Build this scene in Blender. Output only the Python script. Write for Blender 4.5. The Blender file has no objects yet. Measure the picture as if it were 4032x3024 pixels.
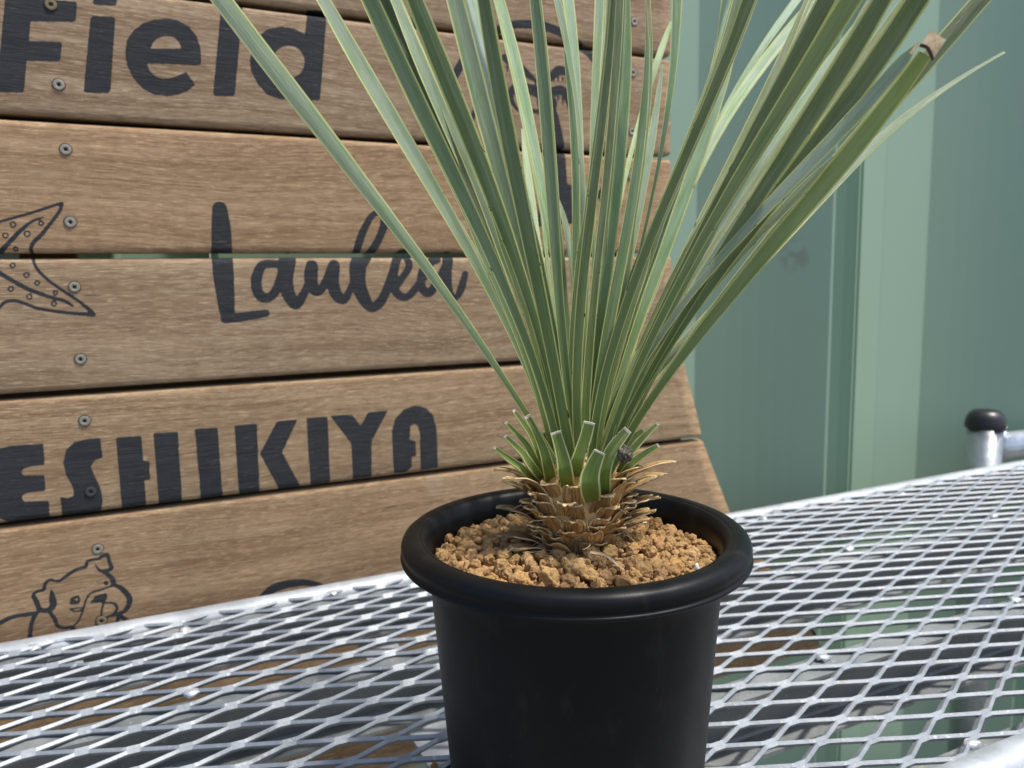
import bpy, bmesh, math, random
import numpy as np
from mathutils import Vector, Matrix, noise
R = math.radians
random.seed(7); rng = np.random.default_rng(7)
sc = bpy.context.scene; COL = sc.collection

# ------------------------------------------------------------------ camera
YAW, PITCH, ROLL = R(24.7155), R(7.4816), R(-1.0711)
CAMH = .293                                     # metres above the table mesh
fwd = Vector((math.sin(YAW)*math.cos(PITCH), math.cos(YAW)*math.cos(PITCH), -math.sin(PITCH)))
rt = Vector((math.cos(YAW), -math.sin(YAW), 0)); up = rt.cross(fwd)
right = rt*math.cos(ROLL) + up*math.sin(ROLL); upv = -rt*math.sin(ROLL) + up*math.cos(ROLL)
CAM = Vector((0, 0, CAMH)); FPX = 3020.8
cam = bpy.data.cameras.new('camera'); co = bpy.data.objects.new('camera', cam); COL.objects.link(co)
M = Matrix((right, upv, -fwd)).transposed().to_4x4(); M.translation = CAM; co.matrix_world = M
cam.sensor_width = 36; cam.lens = 36*FPX/4032; cam.clip_start = .01; cam.clip_end = 200
cam.dof.use_dof = True; cam.dof.focus_distance = .385; cam.dof.aperture_fstop = 13.0
sc.camera = co

# ------------------------------------------------------------------ light
SUN_EL = R(66); sh = Vector((.83, -.56, 0)).normalized()
sdir = (sh*math.cos(SUN_EL) + Vector((0, 0, math.sin(SUN_EL)))).normalized()
w = bpy.data.worlds.new('World'); sc.world = w; w.use_nodes = True
nt = w.node_tree; bg = nt.nodes['Background']
sky = nt.nodes.new('ShaderNodeTexSky'); sky.sky_type = 'NISHITA'; sky.sun_disc = False
sky.sun_elevation = SUN_EL; sky.sun_rotation = math.atan2(sdir.x, sdir.y)
sky.dust_density = 2.5; sky.air_density = 1.0
nt.links.new(sky.outputs[0], bg.inputs[0]); bg.inputs[1].default_value = .145
sl = bpy.data.lights.new('sun', 'SUN'); sl.energy = 3.1; sl.angle = R(3); sl.color = (1, .955, .89)
so = bpy.data.objects.new('sun', sl); COL.objects.link(so)
so.rotation_euler = (-sdir).to_track_quat('-Z', 'Y').to_euler()
sc.view_settings.view_transform = 'Standard'; sc.view_settings.look = 'None'
sc.view_settings.exposure = .55; sc.view_settings.gamma = 1

# ------------------------------------------------------------------ measuring helpers (photo pixel -> point on a real plane)
def ray(x, y): return fwd + right*((x-2016)/FPX) - upv*((y-1512)/FPX)
def on_z(x, y, z=0.): d = ray(x, y); return CAM + d*((z-CAMH)/d.z)
def on_y(x, y, Y): d = ray(x, y); return CAM + d*(Y/d.y)
def at_depth(x, y, D): return CAM + ray(x, y)*D
def crop(c, x, y): ox, oy, s = CROPS[c]; return ox+x*s, oy+y*s
CROPS = {'F': (0, 0, 1), 'R1': (0, 0, .6329), 'R4': (0, 700, .6329), 'A7': (0, 1350, .8137), 'P1': (950, 900, .748),
 'P2': (1750, 50, .8929), 'P3': (0, 780, .5044), 'P4': (0, 2120, .4413), 'P5': (1300, 750, .3676), 'R7': (0, 2000, .7686),
 'C1': (1200, 0, .36166), 'C2': (1900, 0, .36166), 'C3': (2600, 0, .36166), 'C4': (1500, 500, .36166), 'C5': (2200, 500, .36166),
 'C6': (2700, 400, .36166), 'C7': (1800, 1000, .31646), 'C8': (2200, 1000, .31646), 'C9': (3000, 0, .8126), 'CS': (1800, 1600, .4822),
 'K1': (0, 2400, .40687), 'K2': (900, 2300, .4365), 'K3': (2700, 2300, .43641), 'K4': (3332, 2300, .43641), 'K5': (3332, 1500, .4821), 'K6': (2700, 1700, .4219)}

# ------------------------------------------------------------------ object helpers
def tag(o, label, cat, group=None, kind=None):
    if label: o['label'] = label
    if cat: o['category'] = cat
    if group: o['group'] = group
    if kind: o['kind'] = kind
    return o
def thing(name, label, cat, loc=(0, 0, 0), group=None):
    o = bpy.data.objects.new(name, None); COL.objects.link(o); o.location = loc; o.empty_display_size = .02
    return tag(o, label, cat, group)
def mesh_obj(name, verts, faces, mats, parent=None, smooth=True, uvs=None, mi=None, sharp=0):
    me = bpy.data.meshes.new(name); me.from_pydata([tuple(v) for v in verts], [], faces)
    for m in (mats if isinstance(mats, (list, tuple)) else [mats]): me.materials.append(m)
    if smooth: me.polygons.foreach_set('use_smooth', [True]*len(me.polygons))
    if mi: me.polygons.foreach_set('material_index', mi)
    if uvs is not None:
        uv = me.uv_layers.new(name='UVMap'); arr = np.array(uvs, dtype=np.float32)
        idx = np.empty(len(me.loops), dtype=np.int32); me.loops.foreach_get('vertex_index', idx)
        uv.data.foreach_set('uv', arr[idx].ravel())
    me.update()
    if sharp: me.set_sharp_from_angle(angle=R(sharp))
    o = bpy.data.objects.new(name, me); COL.objects.link(o)
    if parent:
        o.parent = parent; o.location = -parent.location
    return o
class MB:
    def __init__(s): s.v = []; s.f = []; s.uv = []
    def add(s, v, f):
        n = len(s.v); s.v += [tuple(a) for a in v]; s.f += [tuple(i+n for i in q) for q in f]
    def box(s, a, b):
        x0, y0, z0 = a; x1, y1, z1 = b
        s.add([(x0,y0,z0),(x1,y0,z0),(x1,y1,z0),(x0,y1,z0),(x0,y0,z1),(x1,y0,z1),(x1,y1,z1),(x0,y1,z1)],
              [(0,3,2,1),(4,5,6,7),(0,1,5,4),(1,2,6,5),(2,3,7,6),(3,0,4,7)])
    def sweep(s, pts, prof, caps=True):
        """pts: list of (Vector, sideVec, upVec, scaleSide, scaleUp); prof: closed list of (a,b)"""
        n = len(prof); v = []; f = []
        for p, sd, u, ss, su in pts: v += [p+sd*(a*ss)+u*(b*su) for a, b in prof]
        for i in range(len(pts)-1):
            for k in range(n):
                f.append((i*n+k, i*n+(k+1) % n, (i+1)*n+(k+1) % n, (i+1)*n+k))
        if caps: f.append(tuple(range(n))[::-1]); f.append(tuple(range((len(pts)-1)*n, len(pts)*n)))
        s.add(v, f)
    def tube(s, pts, r, n=16, caps=True):
        prof = [(math.cos(2*math.pi*k/n), math.sin(2*math.pi*k/n)) for k in range(n)]
        P = []
        for i, p in enumerate(pts):
            t = (pts[min(i+1, len(pts)-1)]-pts[max(i-1, 0)]).normalized()
            a = Vector((0, 0, 1)) if abs(t.z) < .9 else Vector((1, 0, 0))
            sd = t.cross(a).normalized(); u = sd.cross(t); rr = r[i] if isinstance(r, (list, tuple)) else r
            P.append((p, sd, u, rr, rr))
        s.sweep(P, prof, caps)
    def lathe(s, prof, c=(0, 0, 0), n=64, close=False):
        v = []; f = []; m = len(prof)
        for k in range(n):
            a = 2*math.pi*k/n
            v += [(c[0]+r*math.cos(a), c[1]+r*math.sin(a), c[2]+z) for r, z in prof]
        for k in range(n):
            for i in range(m if close else m-1):
                j = (i+1) % m; f.append((k*m+i, ((k+1) % n)*m+i, ((k+1) % n)*m+j, k*m+j))
        s.add(v, f)
    def build(s, name, mat, parent=None, smooth=True): return mesh_obj(name, s.v, s.f, mat, parent, smooth)

# ------------------------------------------------------------------ materials
class N:
    def __init__(s, name):
        s.m = bpy.data.materials.new(name); s.m.use_nodes = True; s.t = s.m.node_tree; s.b = s.t.nodes['Principled BSDF']
        s.out = s.t.nodes['Material Output']
    def n(s, k, **kw):
        o = s.t.nodes.new(k)
        for a, b in kw.items():
            if a.startswith('i_'):
                key = a[2:]; key = int(key) if key.isdigit() else key
                o.inputs[key].default_value = b
            else: setattr(o, a, b)
        return o
    def l(s, a, b): s.t.links.new(a, b)
    def math(s, op, a, b=None, clamp=False):
        o = s.n('ShaderNodeMath', operation=op, use_clamp=clamp)
        for i, x in enumerate((a, b)):
            if x is None: continue
            if isinstance(x, (int, float)): o.inputs[i].default_value = x
            else: s.l(x, o.inputs[i])
        return o.outputs[0]
    def mix(s, f, a, b, mode='MIX'):
        o = s.n('ShaderNodeMix', data_type='RGBA', blend_type=mode)
        for i, x in ((0, f), (6, a), (7, b)):
            if isinstance(x, (int, float)): o.inputs[i].default_value = x
            elif isinstance(x, tuple): o.inputs[i].default_value = (*x, 1) if len(x) == 3 else x
            else: s.l(x, o.inputs[i])
        return o.outputs[2]
    def ramp(s, f, stops):
        o = s.n('ShaderNodeValToRGB'); s.l(f, o.inputs[0]); e = o.color_ramp.elements
        while len(e) < len(stops): e.new(.5)
        for q, (p, c) in zip(e, stops): q.position = p; q.color = (c, c, c, 1) if isinstance(c, (int, float)) else (*c, 1)
        return o.outputs[0]
    def noise(s, vec, scale, detail=4, rough=.55, dist=0):
        o = s.n('ShaderNodeTexNoise'); o.inputs['Scale'].default_value = scale; o.inputs['Detail'].default_value = detail
        o.inputs['Roughness'].default_value = rough; o.inputs['Distortion'].default_value = dist
        if vec is not None: s.l(vec, o.inputs['Vector'])
        return o.outputs[0]
    def mapping(s, vec, scale=(1, 1, 1), loc=(0, 0, 0)):
        o = s.n('ShaderNodeMapping'); s.l(vec, o.inputs[0]); o.inputs['Scale'].default_value = scale; o.inputs['Location'].default_value = loc
        return o.outputs[0]
    def obj(s): return s.n('ShaderNodeTexCoord').outputs['Object']
    def uv(s): return s.n('ShaderNodeTexCoord').outputs['UV']
    def info(s): return s.n('ShaderNodeObjectInfo')
    def bump(s, h, dist, strength=1):
        o = s.n('ShaderNodeBump'); o.inputs['Distance'].default_value = dist; o.inputs['Strength'].default_value = strength
        s.l(h, o.inputs['Height']); s.l(o.outputs[0], s.b.inputs['Normal']); return o.outputs[0]
    def set(s, **kw):
        for k, x in kw.items():
            i = s.b.inputs[k.replace('_', ' ')]
            if isinstance(x, (int, float)): i.default_value = x
            elif isinstance(x, tuple): i.default_value = (*x, 1) if len(x) == 3 else x
            else: s.l(x, i)
        return s

# --- painted lettering and drawings of the sign, drawn here by the script into a mask in the board's own plane
BY = .765; PX0, PX1, PZ0, PZ1 = -.20, .72, -.26, .70; RES = .00045
PW, PH = int((PX1-PX0)/RES), int((PZ1-PZ0)/RES)
mask = np.zeros((PH, PW), dtype=np.float32); pale = np.zeros((PH, PW), dtype=np.float32)
def bpt(c, x, y):
    p = on_y(*crop(c, x, y), BY); return ((p.x-PX0)/RES, (p.z-PZ0)/RES)
def wpx(c, x, y, wd):
    a = on_y(*crop(c, x, y-wd/2), BY); b = on_y(*crop(c, x, y+wd/2), BY); return abs(a.z-b.z)/RES
def poly(c, pts, tgt=None, val=1., sub=0.):
    tgt = mask if tgt is None else tgt
    P = np.array([bpt(c, *p) for p in pts]); x0, y0 = np.floor(P.min(0)).astype(int)-1; x1, y1 = np.ceil(P.max(0)).astype(int)+2
    x0, y0 = max(x0, 0), max(y0, 0); x1, y1 = min(x1, PW), min(y1, PH)
    if x1 <= x0 or y1 <= y0: return
    gx, gy = np.meshgrid(np.arange(x0, x1)+.5, np.arange(y0, y1)+.5); ins = np.zeros(gx.shape, bool)
    for i in range(len(P)):
        ax, ay = P[i]; bx, by = P[(i+1) % len(P)]
        if ay == by: continue
        c1 = (ay > gy) != (by > gy); ins ^= c1 & (gx < (bx-ax)*(gy-ay)/(by-ay)+ax)
    tgt[y0:y1, x0:x1][ins] = val
def stroke(c, pts, wd=None):
    Q = []; lw = wd
    for p in pts:
        if len(p) > 2: lw = p[2]
        Q.append((*bpt(c, p[0], p[1]), wpx(c, p[0], p[1], lw)/2))
    # round the path by subdividing with catmull-rom
    S = []
    for i in range(len(Q)-1):
        p0, p1, p2, p3 = [np.array(Q[min(max(k, 0), len(Q)-1)]) for k in (i-1, i, i+1, i+2)]
        for t in np.linspace(0, 1, 7)[:-1]:
            S.append(.5*((2*p1)+(p2-p0)*t+(2*p0-5*p1+4*p2-p3)*t*t+(3*p1-p0-3*p2+p3)*t**3))
    S.append(np.array(Q[-1]))
    for a, b in zip(S[:-1], S[1:]):
        r = max(a[2], b[2])+1
        x0, x1 = int(max(min(a[0], b[0])-r, 0)), int(min(max(a[0], b[0])+r+1, PW)); y0, y1 = int(max(min(a[1], b[1])-r, 0)), int(min(max(a[1], b[1])+r+1, PH))
        if x1 <= x0 or y1 <= y0: continue
        gx, gy = np.meshgrid(np.arange(x0, x1), np.arange(y0, y1)); d = b[:2]-a[:2]; L = d@d+1e-9
        t = np.clip(((gx-a[0])*d[0]+(gy-a[1])*d[1])/L, 0, 1)
        ds = np.hypot(gx-a[0]-t*d[0], gy-a[1]-t*d[1]); mask[y0:y1, x0:x1][ds < a[2]+(b[2]-a[2])*t] = 1
def ring(c, x, y, r, wd=12):
    stroke(c, [(x+r*math.cos(a), y+r*math.sin(a), wd) for a in np.linspace(.4, 6.2, 9)])
# Field
poly('R1', [(32,-18),(470,10),(480,20),(472,125),(455,138),(190,135),(180,255),(375,262),(387,275),(375,375),(360,385),(165,380),(150,565),(138,578),(-25,575)])
poly('R1', [(580,-60),(730,-50),(726,28),(715,38),(590,32),(578,20)]); poly('R1', [(575,100),(705,105),(717,118),(687,565),(670,582),(535,578),(520,565),(562,112)])
poly('R1', [(1252,385),(1245,405),(1220,408),(915,395),(930,440),(965,475),(1010,490),(1060,487),(1110,470),(1158,447),(1215,528),(1170,565),(1110,590),(1040,600),(960,590),(890,555),(830,490),(790,410),(778,330),(790,250),(830,190),(890,145),(960,122),(1040,116),(1110,130),(1175,165),(1220,220),(1245,290)])
poly('R1', [(937,303),(955,265),(985,238),(1030,224),(1080,232),(1112,262),(1128,303)], val=0)
poly('R1', [(1378,5),(1505,12),(1512,25),(1462,585),(1450,600),(1335,598),(1325,585)])
poly('R1', [(1915,55),(2035,65),(1992,612),(1980,628),(1875,622),(1820,618),(1740,618),(1660,590),(1600,520),(1562,440),(1553,380),(1570,290),(1610,220),(1670,180),(1750,165),(1830,175),(1895,215)])
poly('R1', [(1795+100*math.cos(a), 386+101*math.sin(a)) for a in np.linspace(0, 6.28, 24)[:-1]], val=0)
# Laulea
stroke('R4', [(1365,195,90),(1375,330,118),(1380,480,126),(1388,600,124),(1400,720,110),(1410,830,92),(1420,878,56)]); stroke('R4', [(1400,880,56),(1500,868,58),(1652,845,46)])
stroke('P1', [(215,190,45),(120,190,45),(85,240,55),(78,310,55),(105,360,55),(150,362,48),(190,310,48),(225,210,55)])
stroke('P1', [(255,160,62),(240,180,90),(232,260,80),(245,340,72),(285,400,58),(325,350,45),(350,290,35)])
stroke('P1', [(370,200,66),(365,260,74),(378,318,60),(410,332,42),(450,270,48),(487,195,60),(480,280,66),(500,350,64),(540,378,42),(572,320,38),(600,260,35)])
stroke('P5', [(275,700,85),(290,620,85),(335,480,85),(400,340,75),(470,255,65),(560,250,75),(570,380,88),(510,540,85),(430,670,90),(330,830,90)])
stroke('P1', [(612,170,60),(612,200,90),(612,280,84),(640,360,72),(680,415,54),(730,390,52),(765,320,48),(800,230,52)])
stroke('P1', [(800,320,46),(850,255,38),(882,195,40),(850,130,44),(812,180,48),(797,280,54),(820,345,46),(870,362,40),(920,312,42),(960,260,40)])
stroke('P1', [(1030,160,46),(960,210,44),(945,300,50),(985,342,44),(1040,270,50),(1085,180,50)]); stroke('P1', [(1088,150,60),(1078,250,60),(1090,330,50),(1125,368,30),(1155,320,44),(1176,242,36)])
# ESHIKIYA
for p in ([(-40,520),(0,510),(60,497),(210,488),(216,590),(150,598),(115,608),(103,625),(115,642),(216,640),(220,715),(140,725),(112,735),(105,752),(118,768),(235,765),(243,860),(120,878),(40,870),(-40,830)],
 [(485,462),(497,555),(455,572),(440,600),(460,650),(485,700),(497,760),(490,810),(460,840),(400,848),(303,855),(290,745),(330,752),(355,740),(355,705),(320,640),(305,580),(320,520),(360,480),(430,465)],
 [(560,458),(683,450),(693,570),(722,572),(728,662),(700,664),(708,800),(590,812)], [(742,438),(860,430),(882,770),(770,787)], [(942,418),(1053,410),(1078,745),(972,757)],
 [(1133,400),(1243,392),(1257,722),(1157,733)], [(1340,380),(1440,372),(1365,530),(1455,695),(1352,712),(1257,537)], [(1482,366),(1585,357),(1598,677),(1502,688)],
 [(1598,355),(1703,347),(1745,402),(1780,338),(1877,327),(1798,475),(1798,650),(1708,662),(1700,490)],
 [(1905,632),(1895,430),(1910,370),(1950,325),(2010,303),(2060,315),(2095,350),(2112,420),(2118,605),(2035,616),(2030,440),(2020,400),(2002,392),(1985,405),(1982,468),(2010,475),(2012,548),(1992,552),(1992,600),(1965,628)]): poly('A7', p)
# starfish
for p in ([(-40,196,22),(0,185,22),(150,145),(300,100),(420,60),(480,45,28)], [(480,50,28),(460,110,26),(400,190,26),(320,290,30),(260,350,30),(238,400,28),(250,445,26),(258,490,24),(290,560),(370,640),(480,720),(600,800),(700,880,34),(722,910,34)],
 [(725,912,36),(600,905,28),(450,890,26),(300,865),(200,830),(120,805,28),(40,815,26),(-10,860,24)], [(-20,440,40),(60,360,34),(150,265,30),(240,190,22),(340,150,12)], [(-20,580,36),(100,650,34),(200,705,34),(300,745,32),(420,785,28),(500,805,28),(565,845,20)]): stroke('P3', p)
for x, y, r in ((100,210,22),(40,295,20),(318,200,18),(210,282,22),(120,400,17),(97,528,19),(204,605,20),(288,665,18),(83,712,20),(228,772,20),(430,742,17),(418,828,19)): ring('P3', x, y, r)
# dog
for p in ([(-30,770,42),(0,755,42),(120,700,38),(320,670,40)], [(320,670,35),(280,760,35),(262,900,35)],
 [(350,640,40),(320,560,40),(295,510,30),(330,475,25),(385,460,30),(405,400,28),(450,372,25),(520,382,25),(600,330,30),(680,280,30),(760,255,30),(775,210,28),(830,190,25),(880,185,25),(910,160,35),(955,150,35),(970,200,30),(990,270,35),(930,295,35),(885,285,22),(850,240,14)],
 [(920,300,30),(990,350,40),(1010,400,40),(1000,420,30)], [(1005,415,20),(1070,440,40),(1130,500,45),(1155,550,48),(1130,630,40),(1070,670,35),(1000,690,25),(950,705,25)],
 [(1000,425,16),(900,460,18),(810,490,20),(765,550,16),(745,620,16),(720,690,16),(690,750,16),(640,790,16)], [(350,640,45),(420,645,45),(470,600,56),(465,530,48),(455,460,12)],
 [(440,660,30),(485,720,35),(510,780,30),(570,800,30),(640,795,30),(655,830,38)], [(640,545,30),(690,520,22),(708,555,16)], [(640,575,40),(690,572,34)], [(625,630,14),(665,655,14),(735,640,14)], [(625,630,12),(740,618,14)],
 [(920,580,18),(905,640,18),(900,700,20),(905,735,40)], [(930,575,16),(1020,585,22),(1040,640,22),(1000,680,20)], [(940,395,34),(948,405,34)], [(890,770,34),(850,800,36)], [(1040,750,30),(1070,700,35),(1150,745,30)]): stroke('P4', p)
poly('P4', [(800,580),(850,510),(950,485),(962,530),(930,570)])
# lower arc, round emblem with palm tree
stroke('R7', [(1320,480,30),(1400,415,45),(1500,388,40),(1590,388,30),(1700,420,24)])
stroke('P2', [(10,350,34),(60,250,38),(120,160,36),(200,95,34),(280,60,34),(350,52,38),(430,60,42),(510,88,40),(600,150,40),(650,195,38),(700,280,30),(728,400,20),(735,560,14),(720,720,20),(680,810,26)])
stroke('P2', [(110,490,24),(150,400,26)]); stroke('P2', [(470,410,40),(490,500,50),(505,600,56),(515,760,60)])
poly('P2', [(412,760),(480,745),(560,760),(565,930),(412,945)])
for p in ([(400,300,18),(330,245,46),(265,200,36)], [(465,290,30),(500,258,44),(545,262,36)], [(440,370,50),(380,340,50),(310,335,40),(290,375,30),(320,430,14)], [(450,360,40),(520,345,44),(545,400,22)], [(440,400,80),(470,400,62)], [(330,430,16),(430,440,24)]): stroke('P2', p)
for x, y, l in ((275,240,30),(290,250,24),(480,290,20),(500,285,26),(520,290,18),(535,285,28),(500,370,24),(520,375,34),(540,380,50),(300,370,40),(320,365,26),(345,360,20),(400,310,24)): stroke('P2', [(x, y, 12), (x+2, y+l, 4)])
poly('A7', [(2065,645),(2145,640),(2140,725),(2070,740)], pale, .8); poly('A7', [(1880,195),(1892,190),(1895,260),(1885,265)], pale, .5); poly('A7', [(1365,255),(1390,250),(1385,330),(1370,330)], pale, .45)
poly('A7', [(1075,610),(1130,555),(1140,575),(1085,640)], pale, .4); poly('R1', [(120,1030),(240,1040),(390,1075),(330,1110),(200,1080)], pale, .5)
def blur(a, k=1):
    for _ in range(k):
        a = (a+np.roll(a, 1, 0)+np.roll(a, -1, 0))/3; a = (a+np.roll(a, 1, 1)+np.roll(a, -1, 1))/3
    return a
mask = blur(mask, 2); pale = blur(pale, 9)
img = bpy.data.images.new('sign_paint', PW, PH, float_buffer=False); img.colorspace_settings.name = 'Non-Color'
buf = np.zeros((PH, PW, 4), dtype=np.float32); buf[..., 0] = mask; buf[..., 1] = pale; buf[..., 3] = 1
img.pixels.foreach_set(buf.ravel()); img.pack()

def wood_mat(name, painted):
    k = N(name); oi = k.info(); o = k.obj()
    off = k.n('ShaderNodeVectorMath', operation='ADD'); k.l(o, off.inputs[0])
    cmb = k.n('ShaderNodeCombineXYZ'); k.l(k.math('MULTIPLY', oi.outputs['Random'], 37.), cmb.inputs[0]); k.l(k.math('MULTIPLY', oi.outputs['Random'], 11.), cmb.inputs[2]); k.l(cmb.outputs[0], off.inputs[1])
    v = off.outputs[0]
    warp = k.noise(k.mapping(v, (1.3, 1, 3)), 1.6, 2); wv = k.n('ShaderNodeCombineXYZ'); k.l(k.math('MULTIPLY', warp, .045), wv.inputs[2])
    vv = k.n('ShaderNodeVectorMath', operation='ADD'); k.l(v, vv.inputs[0]); k.l(wv.outputs[0], vv.inputs[1]); g = vv.outputs[0]
    broad = k.noise(k.mapping(g, (1.0, 6, 9)), 3, 4, .6)
    bands = k.noise(k.mapping(g, (2.2, 30, 70)), 2.2, 5, .65)
    fib = k.noise(k.mapping(g, (18, 300, 380)), 1.3, 6, .8)
    fine = k.noise(k.mapping(g, (60, 700, 800)), 1.1, 4, .75)
    mott = k.noise(k.mapping(g, (40, 40, 90)), 2, 4, .6)
    c = k.mix(k.ramp(broad, [(.3, 0.), (.7, 1.)]), (.215, .150, .098), (.305, .222, .152))
    c = k.mix(k.ramp(bands, [(.42, 0.), (.62, 1.)]), c, (.37, .285, .205));
    c = k.mix(k.math('MULTIPLY', k.ramp(mott, [(.35, 1.), (.55, 0.)]), .35), c, (.15, .10, .065))
    c = k.mix(k.ramp(fib, [(.28, .75), (.45, 0.)]), c, (.115, .078, .050))
    c = k.mix(k.math('MULTIPLY', k.ramp(fine, [(.53, 0.), (.63, 1.)]), .7), c, (.56, .46, .34))
    crack = k.ramp(k.noise(k.mapping(g, (4, 60, 120)), 1.5, 3, .6, .8), [(.25, 1.), (.27, 0.)])
    c = k.mix(crack, c, (.03, .02, .013))
    c = k.mix(1., k.mix(1., c, (1.10, 1.06, 1.0), 'MULTIPLY'), oi.outputs['Color'], 'MULTIPLY')
    h = k.math('ADD', k.math('MULTIPLY', fib, .7), k.math('MULTIPLY', fine, .5))
    h = k.math('SUBTRACT', h, crack)
    if painted:
        t = k.n('ShaderNodeTexImage', interpolation='Linear', extension='CLIP'); t.image = img
        sep = k.n('ShaderNodeSeparateXYZ'); k.l(o, sep.inputs[0]); cb = k.n('ShaderNodeCombineXYZ')
        rough = k.math('MULTIPLY', k.math('SUBTRACT', k.noise(k.mapping(o, (150, 1, 500)), 1.4, 3), .5), .0016)
        k.l(k.math('MULTIPLY', k.math('ADD', k.math('SUBTRACT', sep.outputs[0], PX0), rough), 1/(PX1-PX0)), cb.inputs[0])
        k.l(k.math('MULTIPLY', k.math('SUBTRACT', sep.outputs[2], PZ0), 1/(PZ1-PZ0)), cb.inputs[1])
        k.l(cb.outputs[0], t.inputs[0]); s2 = k.n('ShaderNodeSeparateColor'); k.l(t.outputs[0], s2.inputs[0])
        c = k.mix(k.math('MULTIPLY', s2.outputs[1], .55), c, (.40, .31, .21))
        pm = k.ramp(s2.outputs[0], [(.42, 0.), (.58, 1.)])
        worn = k.ramp(fib, [(.72, 1.), (.80, .35)])
        pm = k.math('MULTIPLY', k.math('MULTIPLY', pm, worn), k.ramp(fine, [(.60, 1.), (.74, .62)]))
        pc = k.mix(k.ramp(fib, [(.35, 0.), (.65, 1.)]), (.026, .028, .031), (.047, .050, .055))
        c = k.mix(pm, c, pc)
    k.set(Base_Color=c, Roughness=.8); k.b.inputs['Specular IOR Level'].default_value = .18
    k.bump(h, .0013, 1.)
    return k.m
M_WOOD = wood_mat('weathered_wood_painted', True); M_BATTEN = wood_mat('batten_wood', False)

def galv(name, base=(.40, .43, .455), metal=.35, rough=.52, spot=True):
    k = N(name); o = k.obj(); a = k.noise(o, 45, 5, .65); b = k.noise(o, 260, 3, .6); d = k.noise(o, 9, 3)
    c = k.mix(k.ramp(a, [(.3, 0.), (.7, 1.)]), tuple(x*.78 for x in base), tuple(min(1, x*1.12) for x in base))
    c = k.mix(k.math('MULTIPLY', k.ramp(b, [(.62, 0.), (.7, 1.)]), .35), c, (.70, .71, .72))
    if spot: c = k.mix(k.math('MULTIPLY', k.ramp(k.noise(o, 60, 4, .7), [(.66, 0.), (.74, 1.)]), .6), c, (.34, .29, .22))
    c = k.mix(k.math('MULTIPLY', k.ramp(d, [(.45, 0.), (.7, 1.)]), .25), c, (.45, .46, .46))
    r = k.math('ADD', k.math('MULTIPLY', a, .3), rough-.12)
    k.set(Base_Color=c, Metallic=metal, Roughness=r); k.bump(k.math('ADD', b, a), .0004, .6); return k.m
M_GALV = galv('galvanized_steel'); M_MESH = galv('galvanized_mesh', (.275, .30, .322), .35, .5); M_GALV2 = galv('galvanized_steel_dull', (.23, .25, .25), .35, .5)
M_ZINC = galv('zinc_weld', (.78, .80, .82), .6, .22, False)

k = N('black_plastic'); o = k.obj(); a = k.noise(o, 30, 5, .7); b = k.noise(k.mapping(o, (1, 1, 14)), 26, 4, .6)
c = k.mix(k.math('MULTIPLY', k.ramp(a, [(.5, 0.), (.75, 1.)]), .5), (.0035, .004, .0046), (.010, .0098, .0095))
c = k.mix(k.math('MULTIPLY', k.ramp(k.noise(o, 420, 2, .5), [(.76, 0.), (.80, 1.)]), .4), c, (.06, .055, .05))
c = k.mix(k.math('MULTIPLY', k.ramp(k.noise(k.mapping(o, (1, 1, .35)), 75, 6, .7), [(.55, 0.), (.8, 1.)]), .35), c, (.05, .045, .038))
k.set(Base_Color=c, Roughness=k.math('ADD', k.math('MULTIPLY', a, .22), .30)); k.b.inputs['Specular IOR Level'].default_value = .19
k.bump(k.math('ADD', k.noise(o, 900, 2), b), .00012, .35); M_POT = k.m
k = N('black_cap'); k.set(Base_Color=(.012, .011, .013), Roughness=.38); M_CAP = k.m

k = N('green_fence_paint'); o = k.obj(); a = k.noise(k.mapping(o, (2, 2, .5)), 2, 2, .5); b = k.noise(o, 700, 2)
c = k.mix(a, (.25, .362, .262), (.28, .395, .29))
pos = k.n('ShaderNodeSeparateXYZ'); k.l(o, pos.inputs[0])
sm = on_y(3150, 1005, .873)
dx = k.math('SUBTRACT', pos.outputs[0], sm.x); dz = k.math('SUBTRACT', pos.outputs[2], sm.z)
dd = k.math('SQRT', k.math('ADD', k.math('MULTIPLY', k.math('MULTIPLY', dx, dx), 2.2), k.math('MULTIPLY', dz, dz)))
smf = k.math('MULTIPLY', k.ramp(dd, [(.0, 1.), (.022, .8), (.032, 0.)]), k.ramp(k.noise(o, 60, 4, .6), [(.45, 0.), (.6, 1.)]))
c = k.mix(k.math('MULTIPLY', smf, .42), c, (.16, .12, .075))
c = k.mix(k.math('MULTIPLY', k.ramp(k.noise(k.mapping(o, (60, 60, 1.2)), 1, 4, .6), [(.55, 0.), (.8, 1.)]), .25), c, (.30, .36, .32))
k.set(Base_Color=c, Roughness=.42, Metallic=.0); k.bump(b, .0001, .3); M_FENCE = k.m

k = N('clay_granules'); o = k.obj(); oi = k.info(); a = k.noise(o, 230, 5, .7); b = k.noise(o, 900, 4, .7); v = k.n('ShaderNodeTexVoronoi', feature='DISTANCE_TO_EDGE'); k.l(o, v.inputs['Vector']); v.inputs['Scale'].default_value = 260
c = k.mix(k.ramp(a, [(.3, 0.), (.7, 1.)]), (.44, .255, .108), (.62, .39, .178))
c = k.mix(k.math('MULTIPLY', k.ramp(b, [(.55, 0.), (.75, 1.)]), .55), c, (.66, .47, .26))
c = k.mix(k.math('MULTIPLY', k.ramp(k.noise(o, 420, 3, .6), [(.25, 1.), (.38, 0.)]), .6), c, (.14, .068, .026))
c = k.mix(1., c, oi.outputs['Color'], 'MULTIPLY')
k.set(Base_Color=c, Roughness=.95); k.b.inputs['Specular IOR Level'].default_value = .1
k.bump(k.math('ADD', k.math('MULTIPLY', a, .8), k.math('MULTIPLY', b, .8)), .0016, 1.); M_CLAY = k.m
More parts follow.
